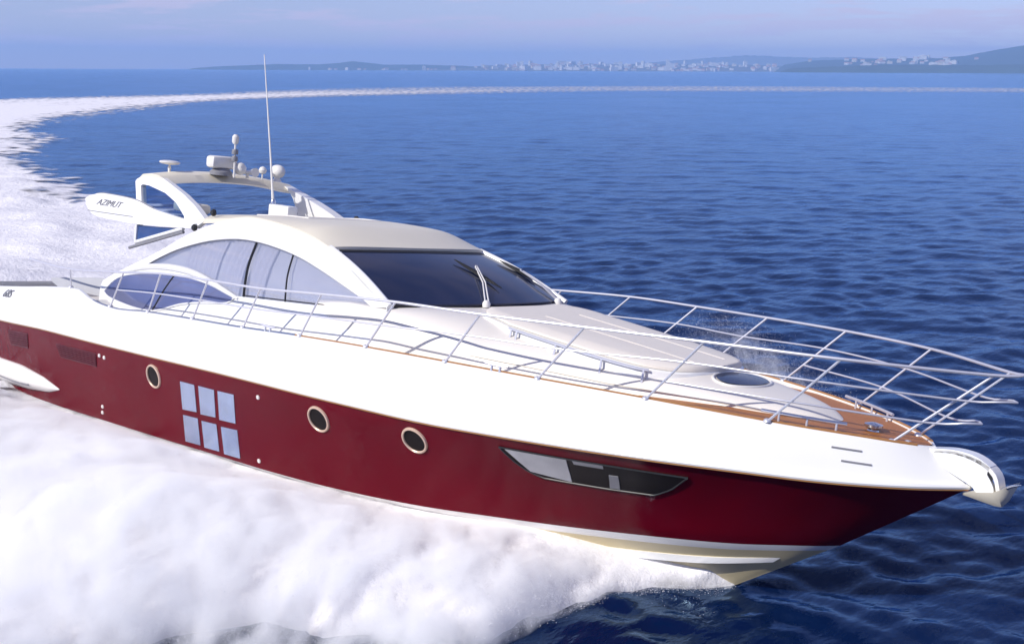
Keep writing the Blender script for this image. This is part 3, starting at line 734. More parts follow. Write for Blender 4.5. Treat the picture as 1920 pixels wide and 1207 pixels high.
# ---- rails
BASE = [(5.48,2.40,2.21),(6.90,2.40,2.09),(8.13,2.40,2.19),(9.44,2.40,2.29),(10.77,2.39,2.38),(12.10,2.367,2.485),(13.43,2.298,2.573),(14.759,2.141,2.613),(16.065,1.881,2.643),(17.391,1.542,2.654),(18.688,1.10,2.648),(19.764,.36,2.60)]
TOP = [(5.58,2.45,2.56),(7.48,2.48,2.76),(8.66,2.50,2.90),(10.0,2.50,2.985),(11.32,2.49,3.05),(12.66,2.46,3.165),(14.095,2.42,3.278),(15.435,2.271,3.334),(16.781,1.975,3.395),(18.129,1.611,3.452),(19.453,1.108,3.485),(20.67,.228,3.50)]
for side in (-1, 1):
    rl = bpy.data.objects.new('bow_rail', None); col.objects.link(rl); rl.parent = yacht
    b = [Vector((p[0], side * (p[1] - .03), p[2] + .01)) for p in BASE]; t = [Vector((p[0], side * p[1], p[2])) for p in TOP]
    for i in range(len(b)):
        s = Shape().tube([b[i], t[i]], .0145, 8).lathe([(.045,0),(.04,.02),(.02,.035)], b[i], n=12); s.build('rail_post', M['rail'], rl)
    P = spline([Vector((3.9, side * 2.42, 2.53))] + t + [Vector((20.93, 0, 3.545))], 150)
    Shape().tube(P, .0175, 8).build('top_rail', M['rail'], rl)
    mid = [b[i].lerp(t[i], .5) for i in range(1, 7)] + [b[i].lerp(t[i], .58) for i in (7, 8)] + [b[i].lerp(t[i], .66) for i in (9, 10)] + [Vector((20.40, side * .27, 3.19)), Vector((20.74, side * .13, 3.235)), Vector((20.857, 0, 3.24))]
    Shape().tube(spline(mid, 120), .0115, 8).build('middle_rail', M['rail'], rl)
    low = [b[i].lerp(t[i], .33) for i in (9, 10)] + [Vector((20.06, side * .30, 2.89)), Vector((20.43, side * .14, 2.945)), Vector((20.541, 0, 2.948))]
    Shape().tube(spline(low, 60), .0115, 8).build('lower_rail', M['rail'], rl)

# ---- ground tackle and deck fittings
def plate_xz(poly, y, th, m, name, parent):
    n = len(poly); V = [(p[0], y - th / 2, p[1]) for p in poly] + [(p[0], y + th / 2, p[1]) for p in poly]
    F = [list(range(n)), [n + k for k in range(n)][::-1]] + [[k, (k + 1) % n, n + (k + 1) % n, n + k] for k in range(n)]
    return Shape().add(V, F).build(name, m, parent, smooth=False)
br = bpy.data.objects.new('bow_roller', None); col.objects.link(br); br.parent = yacht
CH = [tuple(p) for p in np.vstack([spline([(20.05,2.585),(20.30,2.632),(20.50,2.632),(20.62,2.60),(20.72,2.55)], 14), spline([(20.715,2.52),(20.70,2.47),(20.745,2.41),(20.785,2.34),(20.79,2.29)], 10), spline([(20.76,2.265),(20.66,2.25),(20.61,2.265)], 6), spline([(20.575,2.30),(20.45,2.35),(20.2,2.44),(20.0,2.5)], 8)])]
plate_xz(CH, 0, .18, M['white'], 'housing', br)
path = [(20.15,2.585),(20.35,2.62),(20.55,2.605),(20.70,2.555),(20.80,2.47),(20.85,2.33)]
f = [[(p[0], y, p[1]) for y in (-.09, -.04, .04, .09)] for p in spline(path, 16)]; g = [[(q[0] - .03, q[1], q[2] - .03) for q in r] for r in f]
Shape().slab(f, g).build('channel', M['plastic'], br)
Shape().lathe([(.05,-.08),(.03,0),(.05,.08)], (20.72, 0, 2.45), 'Y', 14).build('roller', M['black'], br)
ac = bpy.data.objects.new('anchor', None); col.objects.link(ac); ac.parent = yacht
f, g = [], []
for x, zt, zb, w in ((20.46,2.200,2.180,.03),(20.56,2.245,2.172,.08),(20.68,2.275,2.160,.12),(20.80,2.31,2.150,.15),(20.87,2.355,2.158,.16),(20.92,2.395,2.23,.15),(20.965,2.425,2.36,.13)):
    f.append([(x, -w, zt), (x, -w * .75, (zt + zb) / 2), (x, -.02, zb)]); g.append([(x, w, zt), (x, w * .75, (zt + zb) / 2), (x, .02, zb)])
Shape().slab(f, g).build('fluke', M['cream'], ac)
Shape().tube([(20.78, 0, 2.22), (20.78, 0, 2.36), (20.66, 0, 2.52), (20.42, 0, 2.60)], [.035, .035, .03, .028], 8).build('shank', M['steel'], ac)
Shape().tube([(20.88, -.1, 2.36), (20.99, -.16, 2.43), (21.08, -.20, 2.47)], [.02, .014, .006], 6).build('anchor_tip', M['steel'], ac)
wl_ = bpy.data.objects.new('windlass', None); col.objects.link(wl_); wl_.parent = yacht; wl_.location = (19.42, -.06, 2.55)
Shape().lathe([(.14,0),(.13,.03),(.08,.05),(.06,.09),(.10,.12),(.10,.15),(.03,.17)], (0, 0, 0), n=18).build('capstan', M['steel'], wl_)
Shape().box((.26, 0, .03), (.36, .12, .06), bev=.02).build('chain_stopper', M['plastic'], wl_)
Shape().box((-.3, .10, .02), (.18, .12, .05), bev=.015).build('foot_switch', M['dark'], wl_)
def cleat(x, y, z, yaw, name='cleat'):
    c = bpy.data.objects.new(name, None); col.objects.link(c); c.parent = yacht; c.location = (x, y, z); c.rotation_euler = (0, 0, yaw)
    Shape().tube([(-.17, 0, .085), (-.08, 0, .078), (.08, 0, .078), (.17, 0, .085)], [.010, .017, .017, .010], 8).build('horn_bar', M['rail'], c)
    for dx in (-.06, .06): rod((dx, 0, 0), (dx, 0, .08), .017).build('leg', M['rail'], c)
for side in (-1, 1):
    cleat(11.38, side * 2.36, 2.435, 0); cleat(18.95, side * .72, 2.54, -side * .5); cleat(15.5, side * 1.98, 2.64, -side * .17)
    # long low guard bars at the teak's edge near the bow
    g_ = bpy.data.objects.new('guard_bar', None); col.objects.link(g_); g_.parent = yacht
    q = [(x, side * max(WG(x) - .16, .06), ZG(x) + .10) for x in np.linspace(18.55, 19.35, 10)]
    Shape().tube(q, .018, 6).build('bar', M['rail'], g_)
    for k in (2, 5, 8): rod(q[k], (q[k][0], q[k][1], q[k][2] - .2), .014).build('bar_leg', M['rail'], g_)

# ------------------------------------------------------------------ the sea
WAVES = []
for k in range(96):
    lam = 0.34 * (5.0 / 0.34) ** rng.random()
    th = 2.35 + rng.normal(0, .60)                      # the wind blows across the picture
    WAVES.append((2 * PI / lam * math.cos(th), 2 * PI / lam * math.sin(th), .0047 * lam ** .50 * (1.05 if lam < 1.4 else .45), rng.random() * 2 * PI, lam))
def sea(x, y, cell):
    z = np.zeros_like(x)
    for kx, ky, amp, ph, lam in WAVES:
        att = np.clip((lam / cell - 2.2) / 2.0, 0, 1)
        A = kx * x + ky * y + ph
        z += amp * att * (np.sin(A) + .22 * np.sin(2 * A + .6))
    return z
def hash_noise(x, y, seed=0):
    xi, yi = np.floor(x).astype(np.int64), np.floor(y).astype(np.int64); fx, fy = x - xi, y - yi
    u, v = fx * fx * (3 - 2 * fx), fy * fy * (3 - 2 * fy)
    def h(a, b):
        n = (a * 374761393 + b * 668265263 + seed * 982451653) & 0x7fffffff
        n = ((n ^ (n >> 13)) * 1274126177) & 0x7fffffff
        return ((n ^ (n >> 16)) & 0xffff) / 65535.0
    return (h(xi, yi) * (1 - u) + h(xi + 1, yi) * u) * (1 - v) + (h(xi, yi + 1) * (1 - u) + h(xi + 1, yi + 1) * u) * v
def fbm(x, y, oct=5, seed=0, gain=.5):
    s = np.zeros_like(x); a = 1.; t = 0
    for o in range(oct):
        s += a * hash_noise(x * 2 ** o + 17.3 * o, y * 2 ** o - 9.1 * o, seed + o); t += a; a *= gain
    return s / t

def water_material():
    m = bpy.data.materials.new('sea_water'); m.use_nodes = True; nt = m.node_tree; b = nt.nodes['Principled BSDF']
    nt.nodes.remove(b); out_ = nt.nodes['Material Output']
    df = nt.nodes.new('ShaderNodeBsdfDiffuse'); df.inputs['Color'].default_value = (.0015, .009, .046, 1)
    gl = nt.nodes.new('ShaderNodeBsdfGlossy'); gl.inputs['Color'].default_value = (.50, .735, 1.0, 1); gl.inputs['Roughness'].default_value = .11
    fr = nt.nodes.new('ShaderNodeFresnel'); fr.inputs['IOR'].default_value = 1.50
    mx = nt.nodes.new('ShaderNodeMixShader'); nt.links.new(fr.outputs[0], mx.inputs[0]); nt.links.new(df.outputs[0], mx.inputs[1]); nt.links.new(gl.outputs[0], mx.inputs[2]); nt.links.new(mx.outputs[0], out_.inputs[0])
    t = nt.nodes.new('ShaderNodeTexCoord')
    mp1 = nt.nodes.new('ShaderNodeMapping'); mp1.inputs['Rotation'].default_value = (0, 0, -2.35); mp1.inputs['Scale'].default_value = (1.0, .42, 1)
    nt.links.new(t.outputs['Object'], mp1.inputs[0])
    prev = None
    pn = nt.nodes.new('ShaderNodeTexNoise'); pn.inputs['Scale'].default_value = .045; pn.inputs['Detail'].default_value = 5; pn.inputs['Roughness'].default_value = .6
    nt.links.new(t.outputs['Object'], pn.inputs['Vector'])
    gust = nt.nodes.new('ShaderNodeMapRange'); gust.inputs['From Min'].default_value = .36; gust.inputs['From Max'].default_value = .64; gust.inputs['To Min'].default_value = .40; gust.inputs['To Max'].default_value = .95
    nt.links.new(pn.outputs[0], gust.inputs['Value'])
    for sc, st, ds in ((7.0, .45, .03), (2.0, .62, .08), (.35, .10, .3)):
        n = nt.nodes.new('ShaderNodeTexNoise'); n.inputs['Scale'].default_value = sc; n.inputs['Detail'].default_value = 4; n.inputs['Roughness'].default_value = .55
        nt.links.new(mp1.outputs[0], n.inputs['Vector'])
        bp = nt.nodes.new('ShaderNodeBump'); bp.inputs['Strength'].default_value = st; bp.inputs['Distance'].default_value = ds
        if sc == 2.0: nt.links.new(gust.outputs[0], bp.inputs['Strength'])
        nt.links.new(n.outputs[0], bp.inputs['Height'])
        if prev: nt.links.new(prev.outputs[0], bp.inputs['Normal'])
        prev = bp
    for q in (df, gl, fr): nt.links.new(prev.outputs[0], q.inputs['Normal'])
    return m
def bearing(px):
    """horizontal unit vector under a picture column, at the height of the horizon"""
    d = CROT.transposed() @ Vector(((px - 960) / 2155.7, (603.5 - 130) / 2155.7, -1)); d.z = 0
    return d.normalized()
FAR = 9000.0
def water():
    r = [0.0]; x = 3.0
    while x < FAR: r.append(x); x *= 1.006 if x < 200 else 1.045
    r.append(FAR); r = np.array(r)
    c = math.atan2(bearing(960).y, bearing(960).x); h = math.radians(36)
    ang = np.r_[np.linspace(c - h, c + h, 620, endpoint=False), np.linspace(c + h, c + 2 * PI - h, 60)]
    Rr, A = np.meshgrid(r, ang, indexing='ij')
    X, Y = CAM.x + Rr * np.cos(A), CAM.y + Rr * np.sin(A)
    dr = np.gradient(r)[:, None] * np.ones_like(A); da = np.gradient(ang)[None, :] * Rr
    Z = sea(X, Y, np.maximum(np.maximum(dr, da), .12))
    V = np.stack([X, Y, Z], -1).reshape(-1, 3); F = grid_faces(len(r), len(ang))[:, ::-1]
    o = fast_mesh('water', V, F, water_material())
    return tag(o, 'deep blue rippled sea around the yacht', 'sea', kind='structure')
water()

# ------------------------------------------------------------------ foam on the water and spray
def foam_material(name, scale, bias, edge_gain, colr=(.84, .83, .86), stretch=(1, 1, 1), bump=.5, soft=.28):
    """white froth; the 'cover' attribute of the mesh thins it out into lace and gaps"""
    m = bpy.data.materials.new(name); m.use_nodes = True; nt = m.node_tree; b = nt.nodes['Principled BSDF']
    b.inputs['Base Color'].default_value = (*colr, 1); b.inputs['Roughness'].default_value = .9; b.inputs['Specular IOR Level'].default_value = .1
    t = nt.nodes.new('ShaderNodeTexCoord'); mp_ = nt.nodes.new('ShaderNodeMapping'); mp_.inputs['Scale'].default_value = stretch
    nt.links.new(t.outputs['Object'], mp_.inputs[0])
    n = nt.nodes.new('ShaderNodeTexNoise'); n.inputs['Scale'].default_value = scale; n.inputs['Detail'].default_value = 9; n.inputs['Roughness'].default_value = .36
    nt.links.new(mp_.outputs[0], n.inputs['Vector'])
    at = nt.nodes.new('ShaderNodeAttribute'); at.attribute_name = 'cover'
    ad = nt.nodes.new('ShaderNodeMath'); ad.operation = 'MULTIPLY_ADD'; ad.inputs[1].default_value = edge_gain; nt.links.new(at.outputs['Fac'], ad.inputs[0]); nt.links.new(n.outputs[0], ad.inputs[2])
    rg = nt.nodes.new('ShaderNodeMapRange'); rg.interpolation_type = 'SMOOTHSTEP'; rg.inputs['From Min'].default_value = bias; rg.inputs['From Max'].default_value = bias + soft
    nt.links.new(ad.outputs[0], rg.inputs['Value']); nt.links.new(rg.outputs[0], b.inputs['Alpha'])
    n2 = nt.nodes.new('ShaderNodeTexNoise'); n2.inputs['Scale'].default_value = scale * 3; n2.inputs['Detail'].default_value = 8; n2.inputs['Roughness'].default_value = .7
    nt.links.new(mp_.outputs[0], n2.inputs['Vector'])
    bp = nt.nodes.new('ShaderNodeBump'); bp.inputs['Strength'].default_value = bump; bp.inputs['Distance'].default_value = .12
    nt.links.new(n2.outputs[0], bp.inputs['Height']); nt.links.new(bp.outputs[0], b.inputs['Normal'])
    return m
def set_cover(o, c):
    at = o.data.attributes.new('cover', 'FLOAT', 'POINT'); at.data.foreach_set('value', c.astype(np.float32).ravel())

# the wake: one long curved track of froth, from the stern round to the far right
IN = [(11,3.2),(6,6.5),(0,10),(-6,12),(-14,13.8),(-23.5,15.0),(-33.7,16.8),(-40.3,19),(-58,25),(-73.9,34.5),(-89.3,40),(-101,46),(-115,56),(-137,77),(-166.5,109.4),(-185,147),(-192,190),(-193,255),(-152,302),(-103,352),(-34,410),(60,470)]
OUT = [(5,-9),(-3,-15),(-20,-20),(-38,-17),(-55,-13),(-75,-8),(-95,-2),(-115,6),(-138,15),(-160,27),(-182,43),(-197,62),(-210,87),(-217,112),(-226,144),(-262,208),(-275,280),(-235,380),(-145,436),(-62,492),(50,560)]
def wake():
    n, m = 900, 90
    # spacing: fine near the boat
    A, B = spline(IN, 4000), spline(OUT, 4000); q = np.linspace(0, 1, n) ** 2.1
    ia = (q * 3999).astype(int); A, B = A[ia], B[ia]
    u = np.linspace(-.12, 1.12, m)
    X = A[:, None, 0] + (B - A)[:, None, 0] * u; Y = A[:, None, 1] + (B - A)[:, None, 1] * u
    D = np.hypot(X - CAM.x, Y - CAM.y); cell = np.maximum(.12, D * .006)
    near = np.clip(1 - (D - 25) / 150, 0, 1)
    rough = (fbm(X * .45, Y * .45, 6, 3, .6) - .38) * .85 * near + (fbm(X * .12, Y * .12, 4, 11) - .4) * .7 * near
    edge = np.minimum(u, 1 - u)[None, :] * np.ones((n, 1)); wd = np.linalg.norm(B - A, axis=1)[:, None] * edge
    ramp = np.clip(wd / 2.5 + .15, 0, 1)
    Z = sea(X, Y, cell) + .03 + np.maximum(rough, -.02) * ramp
    rag = (fbm(X * .30, Y * .30, 6, 23, .6) - .5) * 4.0
    cover = np.clip((wd + rag) / (3.6 * np.clip(D / 60, .5, 6)), -1, 1)
    cover = cover * (1 - .84 * np.clip((D - 110) / 240, 0, 1)) - .10 * np.clip((D - 110) / 260, 0, 1) - .10 * np.clip((D - 330) / 130, 0, 1)
    arc = np.r_[0, np.cumsum(np.linalg.norm(np.diff(A, axis=0), axis=1))][:, None]; cross = np.linalg.norm(B - A, axis=1)[:, None] * u
    streak = fbm(arc * .10 + cross * .03, cross * .42, 5, 77, .6)
    cover = cover - .40 * np.clip((streak - .46) * 5, 0, 1) * np.clip(1 - D / 420, .2, 1)
    o = fast_mesh('wake_foam', np.stack([X, Y, Z], -1).reshape(-1, 3), grid_faces(n, m), foam_material('wake_froth', .8, .40, .55, colr=(.80, .79, .83), bump=1.0, soft=.32))
    set_cover(o, cover)
    return tag(o, 'white churned wake curving away behind the yacht to the far right', 'wake', kind='stuff')
wake()

def to_world(p): return BOAT @ Vector(p)
OUTER = [(17.95,.02),(17.55,-.45),(17.15,-.95),(16.95,-1.7),(16.80,-2.45),(16.72,-3.15),(16.35,-3.5),(15.85,-3.75),(15.25,-4.4),(14.65,-4.95),(14.25,-5.9),(13.95,-7.1),(13.4,-8.6),(12,-10.4),(9,-12.6),(4,-15),(0,-17),(-8,-20)]
INNER_X = [17.92,17.75,17.5,17.25,17.0,16.7,16.3,15.8,15.2,14.5,13.6,12.5,11,9.3,7.4,5.2,2.5,-2.0]
def spray_frame(n):
    inn = []
    for x in INNER_X:
        xx = max(x, .95); t = min(1, max(0, (17.92 - x) / 2.2)) ** .7
        zk = ZK(min(xx, 17.9)); zb = ZB(xx); f_ = .30 + .605 * t
        p = to_world((x, -WB(min(xx, 18.4)) * f_ * (1 if t > 0 else 0) + .10, zk + (zb - zk) * f_)); inn.append(p)
    return spline(inn, n), spline([(p[0], p[1], 0.) for p in OUTER], n)
def spray_surface(n=700, m=170, lift=0.0, seed=0, grow=0.0):
    A, B = spray_frame(3000); q = np.linspace(0, 1, n) ** 1.5; ia = (q * 2999).astype(int); A, B = A[ia], B[ia]
    arc = np.r_[0, np.cumsum(np.linalg.norm(np.diff(B[:, :2], axis=0), axis=1))][:, None]
    v = np.linspace(0, 1, m)[None, :]
    X = A[:, None, 0] + (B - A)[:, None, 0] * v; Y = A[:, None, 1] + (B - A)[:, None, 1] * v
    wd = np.linalg.norm((B - A)[:, :2], axis=1)[:, None]
    base = A[:, None, 2] * (1 - v) ** 1.1 + .02
    out = v * wd
    # billows, drawn out along the way the water is thrown
    lump = fbm(X * .45 + seed, Y * .45, 3, 41) - .42; stre = fbm(arc * .75 + out * .12, out * .30 + seed, 4, 43, .5) - .45
    fine = fbm(X * 1.7, Y * 1.7 + seed, 5, 57, .55) - .45
    env = np.sin(PI * np.clip(v * .97 + .03, 0, 1)) ** .6 * np.clip(wd / 3.0, .15, 1) * np.clip(out / 2.6, 0, 1)
    Z = base + env * (.32 + lift + lump * .70 + stre * .45 + fine * .14) + fine * .05 * np.clip(out, 0, 1)
    # ragged outer lobes
    rag = ((fbm(X * .8 + seed, Y * .8, 5, 71, .6) - .45) * 1.5 + grow) * v ** 3 * np.clip(wd / 3, .1, 1)
    dx, dy = (B - A)[:, None, 0] / wd, (B - A)[:, None, 1] / wd
    X = X + dx * rag; Y = Y + dy * rag
    Z = np.maximum(Z, .0) * (1 - v ** 6) - .12 * v ** 6
    return X, Y, Z, wd, v
def spray():
    X, Y, Z, wd, v = spray_surface(); n, m = X.shape
    Z = Z - .10 * np.clip(v * wd / 1.5, 0, 1)
    o = fast_mesh('bow_spray', np.stack([X, Y, Z], -1).reshape(-1, 3), grid_faces(n, m)[:, ::-1], foam_material('spray_froth', 1.5, .34, .75, colr=(.90, .88, .89), bump=.6, soft=.42))
    set_cover(o, np.clip((1 - v) * np.clip(wd, .3, 3) / 1.1, 0, 1) * np.ones_like(X))
    return tag(o, 'thick white spray thrown out from the yacht hull', 'spray', kind='stuff')
spray()
def spray_cloud():
    """the fine water hanging over the spray: a closed volume with wispy, uneven density"""
    n, m = 260, 80
    X, Y, Z, wd, v = spray_surface(n, m, .12, 3.0, .75)
    out = np.clip(v * wd / 1.4, 0, 1)
    Zt = np.maximum(Z, .04) + (.10 + .42 * fbm(X * .7, Y * .7, 4, 131)) * out * np.clip(wd / 2.5, .25, 1)
    Zt = Zt * (1 - v ** 8) + .06 * v ** 8; Zb = np.full_like(Z, -.25)
    V = np.vstack([np.stack([X, Y, Zt], -1).reshape(-1, 3), np.stack([X, Y, Zb], -1).reshape(-1, 3)])
    F = [grid_faces(n, m)[:, ::-1], grid_faces(n, m) + n * m]; N = n * m
    r = np.arange(n - 1); c = np.arange(m - 1)
    for j in (0, m - 1): F.append(np.stack([r * m + j, (r + 1) * m + j, (r + 1) * m + j + N, r * m + j + N], -1)[:, :: (1 if j else -1)])
    for i in (0, n - 1): F.append(np.stack([i * m + c, i * m + c + 1, i * m + c + 1 + N, i * m + c + N], -1)[:, :: (-1 if i else 1)])
    mt = bpy.data.materials.new('spray_mist_air'); mt.use_nodes = True; nt = mt.node_tree; nt.nodes.clear()
    o_ = nt.nodes.new('ShaderNodeOutputMaterial'); pv = nt.nodes.new('ShaderNodeVolumePrincipled')
    pv.inputs['Color'].default_value = (1.0, 1.0, 1.0, 1); pv.inputs['Anisotropy'].default_value = -.35
    t = nt.nodes.new('ShaderNodeTexCoord'); nz = nt.nodes.new('ShaderNodeTexNoise'); nz.inputs['Scale'].default_value = 2.5; nz.inputs['Detail'].default_value = 8; nz.inputs['Roughness'].default_value = .6
    ms = nt.nodes.new('ShaderNodeMapping'); ms.inputs['Rotation'].default_value = (0, 0, .5); ms.inputs['Scale'].default_value = (1.5, .75, .45)
    nt.links.new(t.outputs['Object'], ms.inputs[0]); nt.links.new(ms.outputs[0], nz.inputs['Vector'])
    mr = nt.nodes.new('ShaderNodeMapRange'); mr.interpolation_type = 'SMOOTHSTEP'; mr.inputs['From Min'].default_value = .36; mr.inputs['From Max'].default_value = .66; mr.inputs['To Min'].default_value = .08; mr.inputs['To Max'].default_value = 7.5
    nt.links.new(nz.outputs[0], mr.inputs['Value']); nt.links.new(mr.outputs[0], pv.inputs['Density']); nt.links.new(pv.outputs[0], o_.inputs['Volume'])
    try: mt.cycles.volume_step_rate = .6
    except Exception: pass
    o = fast_mesh('spray_cloud', V, np.vstack(F), mt)
    return tag(o, 'soft white mist of fine water over the spray beside the hull', 'spray', kind='stuff')
spray_cloud()

def droplets(name, P, rad, label, mat_):
    """a cloud of small water drops, each a tiny four-sided grain"""
    N = len(P); T = np.array([[1, 1, 1], [-1, -1, 1], [-1, 1, -1], [1, -1, -1]]) / 1.73
    q = rng.normal(size=(N, 4)); q /= np.linalg.norm(q, axis=1)[:, None]; w, x, y, z = q.T
    Rm = np.stack([1-2*(y*y+z*z), 2*(x*y-z*w), 2*(x*z+y*w), 2*(x*y+z*w), 1-2*(x*x+z*z), 2*(y*z-x*w), 2*(x*z-y*w), 2*(y*z+x*w), 1-2*(x*x+y*y)], 1).reshape(N, 3, 3)
    V = np.einsum('nij,kj->nki', Rm, T) * rad[:, None, None] + P[:, None, :]
    F = (np.array([[0, 1, 2], [0, 3, 1], [0, 2, 3], [1, 3, 2]])[None] + 4 * np.arange(N)[:, None, None]).reshape(-1, 3)
    o = fast_mesh(name, V.reshape(-1, 3), F, mat_, False)
    return tag(o, label, 'spray', kind='stuff')
M['drops'] = mat('water_drops', (.88, .88, .92), .9, spec=.1)
def spray_drops():
    X, Y, Z, wd, v = spray_surface(); n, m = X.shape
    V = np.broadcast_to(v, X.shape)
    # weight: the outer fringe, and a thinner veil over the whole plume
    wgt = (V ** 5 * 3 + .08 * np.clip(V * wd / 3 - .3, 0, 1)) * np.clip(wd, .05, 4) * (np.linspace(1, .25, n)[:, None])
    wgt[:, :2] = 0; wgt = wgt * (V > .45); wgt = wgt / wgt.sum()
    N = 80000
    k = rng.choice(n * m, N, p=wgt.ravel()); P = np.stack([X, Y, Z], -1).reshape(-1, 3)[k]; vv = V.ravel()[k]
    P[:, 2] = np.maximum(P[:, 2], .0)
    clump = fbm(P[:, 0] * 1.6, P[:, 1] * 1.6, 4, 91)
    d = rng.exponential(1, N) * (.05 + .22 * clump ** 2 * 2) * np.clip(vv * np.broadcast_to(wd, X.shape).ravel()[k] / 1.8, .05, 1)
    d = np.minimum(d, .30)
    dirx = np.gradient(X, axis=1).ravel()[k]; diry = np.gradient(Y, axis=1).ravel()[k]; L = np.hypot(dirx, diry) + 1e-6
    outw = rng.exponential(1, N) * (.02 + .50 * vv ** 4 * clump) 
    P[:, 0] += dirx / L * outw + rng.normal(0, .03, N); P[:, 1] += diry / L * outw + rng.normal(0, .03, N); P[:, 2] += d
    rad = .002 + .005 * rng.random(N) ** 3
    droplets('spray_mist', P, rad, 'loose drops flying off the white spray edge', M['drops'])
spray_drops()
def port_cloud():
    bm = bmesh.new(); bmesh.ops.create_icosphere(bm, subdivisions=4, radius=1)
    for v in bm.verts:
        p = v.co.copy(); k = 1 + .55 * (float(fbm(np.array([p.x * 1.6 + 3 * p.z]), np.array([p.y * 1.6 - 2 * p.z]), 4, 311)[0]) - .5) * 2
        t = p.x * k; v.co = to_world((16.75 + 1.35 * t, 2.35 - .80 * t + .42 * p.y * k, 2.42 - .22 * t + .50 * p.z * k))
    me = bpy.data.meshes.new('port_spray_cloud'); bm.to_mesh(me); bm.free()
    o = bpy.data.objects.new('port_spray_cloud', me); col.objects.link(o)
    mt = bpy.data.materials['spray_mist_air'].copy(); mt.name = 'thin_spray_air'
    for n_ in mt.node_tree.nodes:
        if n_.type == 'MAP_RANGE': n_.inputs['To Min'].default_value = 0.0; n_.inputs['To Max'].default_value = 1.0; n_.inputs['From Min'].default_value = .44; n_.inputs['From Max'].default_value = .70
        if n_.type == 'TEX_NOISE': n_.inputs['Scale'].default_value = 3.2
    me.materials.append(mt)
    tag(o, 'thin haze of spray rising beyond the foredeck on the far side of the bow', 'spray', kind='stuff')
port_cloud()
def port_drops():
    N = 30000
    t = rng.random(N); x = 17.9 - 2.6 * t + rng.normal(0, .12, N); y = 1.75 + 1.0 * t + rng.normal(0, .45, N)
    top = 2.45 + .62 * np.clip(t * 1.3, 0, 1); z = top - rng.exponential(.40, N) + rng.normal(0, .12, N) + .05
    P = np.array([to_world((a, b, c)) for a, b, c in zip(x, y, z)])
    droplets('port_spray_mist', P, .0015 + .003 * rng.random(N) ** 3, 'thin mist of drops beyond the foredeck, past the far bow', M['drops'])
port_drops()

# ------------------------------------------------------------------ the far shore
def at_shore(px, D):
    b = bearing(px); return CAM.x + b.x * D, CAM.y + b.y * D
def land(name, prof, D, depth, m, label, amp=3.0, kind='structure', nx=420, front=.25):
    xs = np.linspace(prof[0][0], prof[-1][0], nx); hp = np.interp(xs, [p[0] for p in prof], [p[1] for p in prof]) / 2155.7 * D
    V = []; rows = 16; seed = int(prof[0][0])
    for k in range(rows):
        t = k / (rows - 1); d = D + depth * t; prf = min(1, t / front) ** .7 if t < front else 1 - .8 * max(0, (t - front) / (1 - front)) ** 2
        L = np.array([at_shore(x, d) for x in xs])
        z = hp * prf + amp * (fbm(L[:, 0] / 22, L[:, 1] / 22, 4, seed) - .35) * min(1, 4 * t) * np.clip(hp / 8, 0, 1)
        if k == 0: z = z * 0 - 1.0
        V += [(p[0], p[1], q) for p, q in zip(L, np.maximum(z, -1.0))]
    o = fast_mesh(name, np.array(V), grid_faces(rows, nx), m, False)
    return tag(o, label, 'hill', kind=kind), (lambda px, t: float(np.interp(px, xs, hp)) * (min(1, t / front) ** .7))
wood = mat('far_woodland', (.035, .055, .03), .9, noise=(.02, .6)); scrub = mat('far_hillside', (.10, .10, .08), .9, noise=(.01, .5)); rock = mat('far_mountain', (.14, .14, .13), .9, noise=(.004, .3))
land('wooded_peninsula', [(352,0),(362,2),(400,5),(470,8),(520,10),(600,10),(640,13),(662,16),(690,13),(720,10),(800,10),(870,8),(930,5),(1000,2),(1010,0)], 5700, 500, wood, 'low wooded peninsula on the horizon at left')
_, town_h = land('town_hillside', [(800,0),(860,7),(950,11),(1050,13),(1200,14),(1350,13),(1450,12),(1500,8),(1520,0)], 5450, 800, scrub, 'pale hillside under the far town', front=.8)
_, back_h = land('headland_hill', [(1452,0),(1470,14),(1520,22),(1600,25),(1700,27),(1760,27),(1810,32),(1850,40),(1890,47),(1930,53),(2000,60),(2100,50),(2200,0)], 4900, 900, wood, 'blue wooded hill rising at the far right', front=.7)
land('headland_wood', [(1462,0),(1480,6),(1540,9),(1600,11),(1650,13),(1760,13),(1850,13),(1930,15),(2050,14),(2150,0)], 4150, 250, wood, 'dark strip of woodland along the shore of the headland', amp=5)
land('far_mountains', [(1020,0),(1120,5),(1200,13),(1290,20),(1340,24),(1400,28),(1450,26),(1520,24),(1600,25),(1700,20),(1800,12),(2000,0)], 7900, 700, rock, 'faint mountains beyond the town', amp=10)

def building_mesh(w, d, h, floors, gable, wall, roofm, win):
    S = Shape(); S.box((0, 0, h / 2), (w, d, h), 0)
    if gable:
        r = h + min(w, d) * .28; e_ = .6
        S.add([(-w/2-e_, -d/2-e_, h+.05), (w/2+e_, -d/2-e_, h+.05), (w/2+e_, d/2+e_, h+.05), (-w/2-e_, d/2+e_, h+.05), (-w/2, 0, r), (w/2, 0, r)], [[0,1,5,4],[2,3,4,5],[1,2,5],[3,0,4],[3,2,1,0]], 1)
    else:
        S.box((0, 0, h + .35), (w + .8, d + .8, .6), 1); S.box((w * .2, 0, h + 1.6), (w * .22, d * .4, 2.0), 0)
    nb = max(2, int(w / 4))
    for fl in range(floors):
        z = (fl + .55) * h / floors
        for k in range(nb):
            x = (k + .5) / nb * w - w / 2
            for sy in (-1, 1): S.box((x, sy * (d / 2 + .03), z), (w / nb * .5, .12, h / floors * .5), 2)
    o = S.build('town_building', [wall, roofm, win], None, False); me = o.data; bpy.data.objects.remove(o); return me
tw = [mat('town_wall_white', (.78, .76, .74), .8), mat('town_wall_pink', (.68, .52, .46), .8), mat('town_wall_ochre', (.66, .58, .44), .8)]
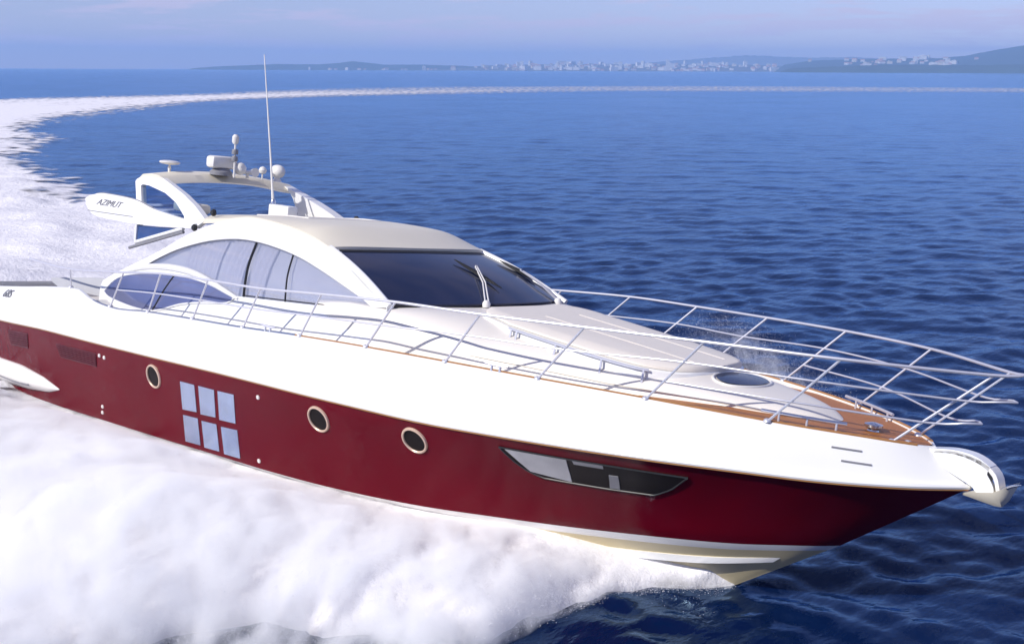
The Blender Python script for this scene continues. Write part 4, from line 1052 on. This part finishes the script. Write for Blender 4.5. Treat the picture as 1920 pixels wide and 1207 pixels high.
tr = mat('town_tile_roof', (.42, .20, .13), .8); tf = mat('town_flat_roof', (.55, .53, .50), .8); twin = mat('town_window', (.06, .07, .09), .3)
kinds = [building_mesh(w, d, h, fl, g_, tw[c], tr if g_ else tf, twin) for (w, d, h, fl, g_, c) in
         ((18,12,9,3,1,0),(30,14,15,5,0,0),(14,11,7,2,1,1),(40,15,18,6,0,0),(22,12,12,4,0,2),(16,14,24,8,0,0),(26,12,10,3,1,0),(20,14,13,4,1,2))]
def put_building(px, D, z, label, group, sc=1.0):
    me = kinds[rng.integers(len(kinds))]
    o = bpy.data.objects.new('town_building', me); col.objects.link(o)
    x, y = at_shore(px, D); b = bearing(px)
    o.location = (x, y, z - .8); o.rotation_euler = (0, 0, math.atan2(b.y, b.x) + PI / 2 + rng.normal(0, .35)); s_ = sc * rng.uniform(.55, 1.05); o.scale = (s_, s_, s_)
    tag(o, label, 'building', group)
for k in range(230):
    px = 1160 + rng.normal(0, 170) if k < 170 else rng.uniform(900, 1450)
    px = min(max(px, 850), 1452); t = rng.random() ** 1.3 * .75
    put_building(px, 5450 + 800 * t, town_h(px, t), 'small pale building in the hazy town along the far shore', 'buildings of the far town')
for k in range(46):
    px = rng.uniform(1585, 1800) if k < 38 else rng.uniform(1480, 1900); t = .12 + rng.random() * .5
    put_building(px, 4900 + 900 * t, back_h(px, t), 'small pale house on the blue wooded hill at the far right', 'houses on the far right hill')
for k in range(16):
    px = rng.uniform(560, 830); put_building(px, 5695, 1.0, 'small pale house at the foot of the wooded peninsula', 'houses by the wooded peninsula', .8)

# ------------------------------------------------------------------ the hazy air over the sea
HZ_TOP = 175.0
hz = Shape().box((CAM.x, CAM.y, HZ_TOP / 2 - 3), (2 * FAR + 400, 2 * FAR + 400, HZ_TOP + 6)).build('haze', [], None, False)
hm = bpy.data.materials.new('sea_haze'); hm.use_nodes = True; ht = hm.node_tree; ht.nodes.clear()
ho = ht.nodes.new('ShaderNodeOutputMaterial'); hv = ht.nodes.new('ShaderNodeVolumePrincipled')
hv.inputs['Color'].default_value = (.37, .60, 1.0, 1); hv.inputs['Density'].default_value = 2.1e-4; hv.inputs['Anisotropy'].default_value = .0
ht.links.new(hv.outputs[0], ho.inputs['Volume']); hz.data.materials.append(hm)
tag(hz, 'thin blue sea haze', 'haze', kind='stuff')
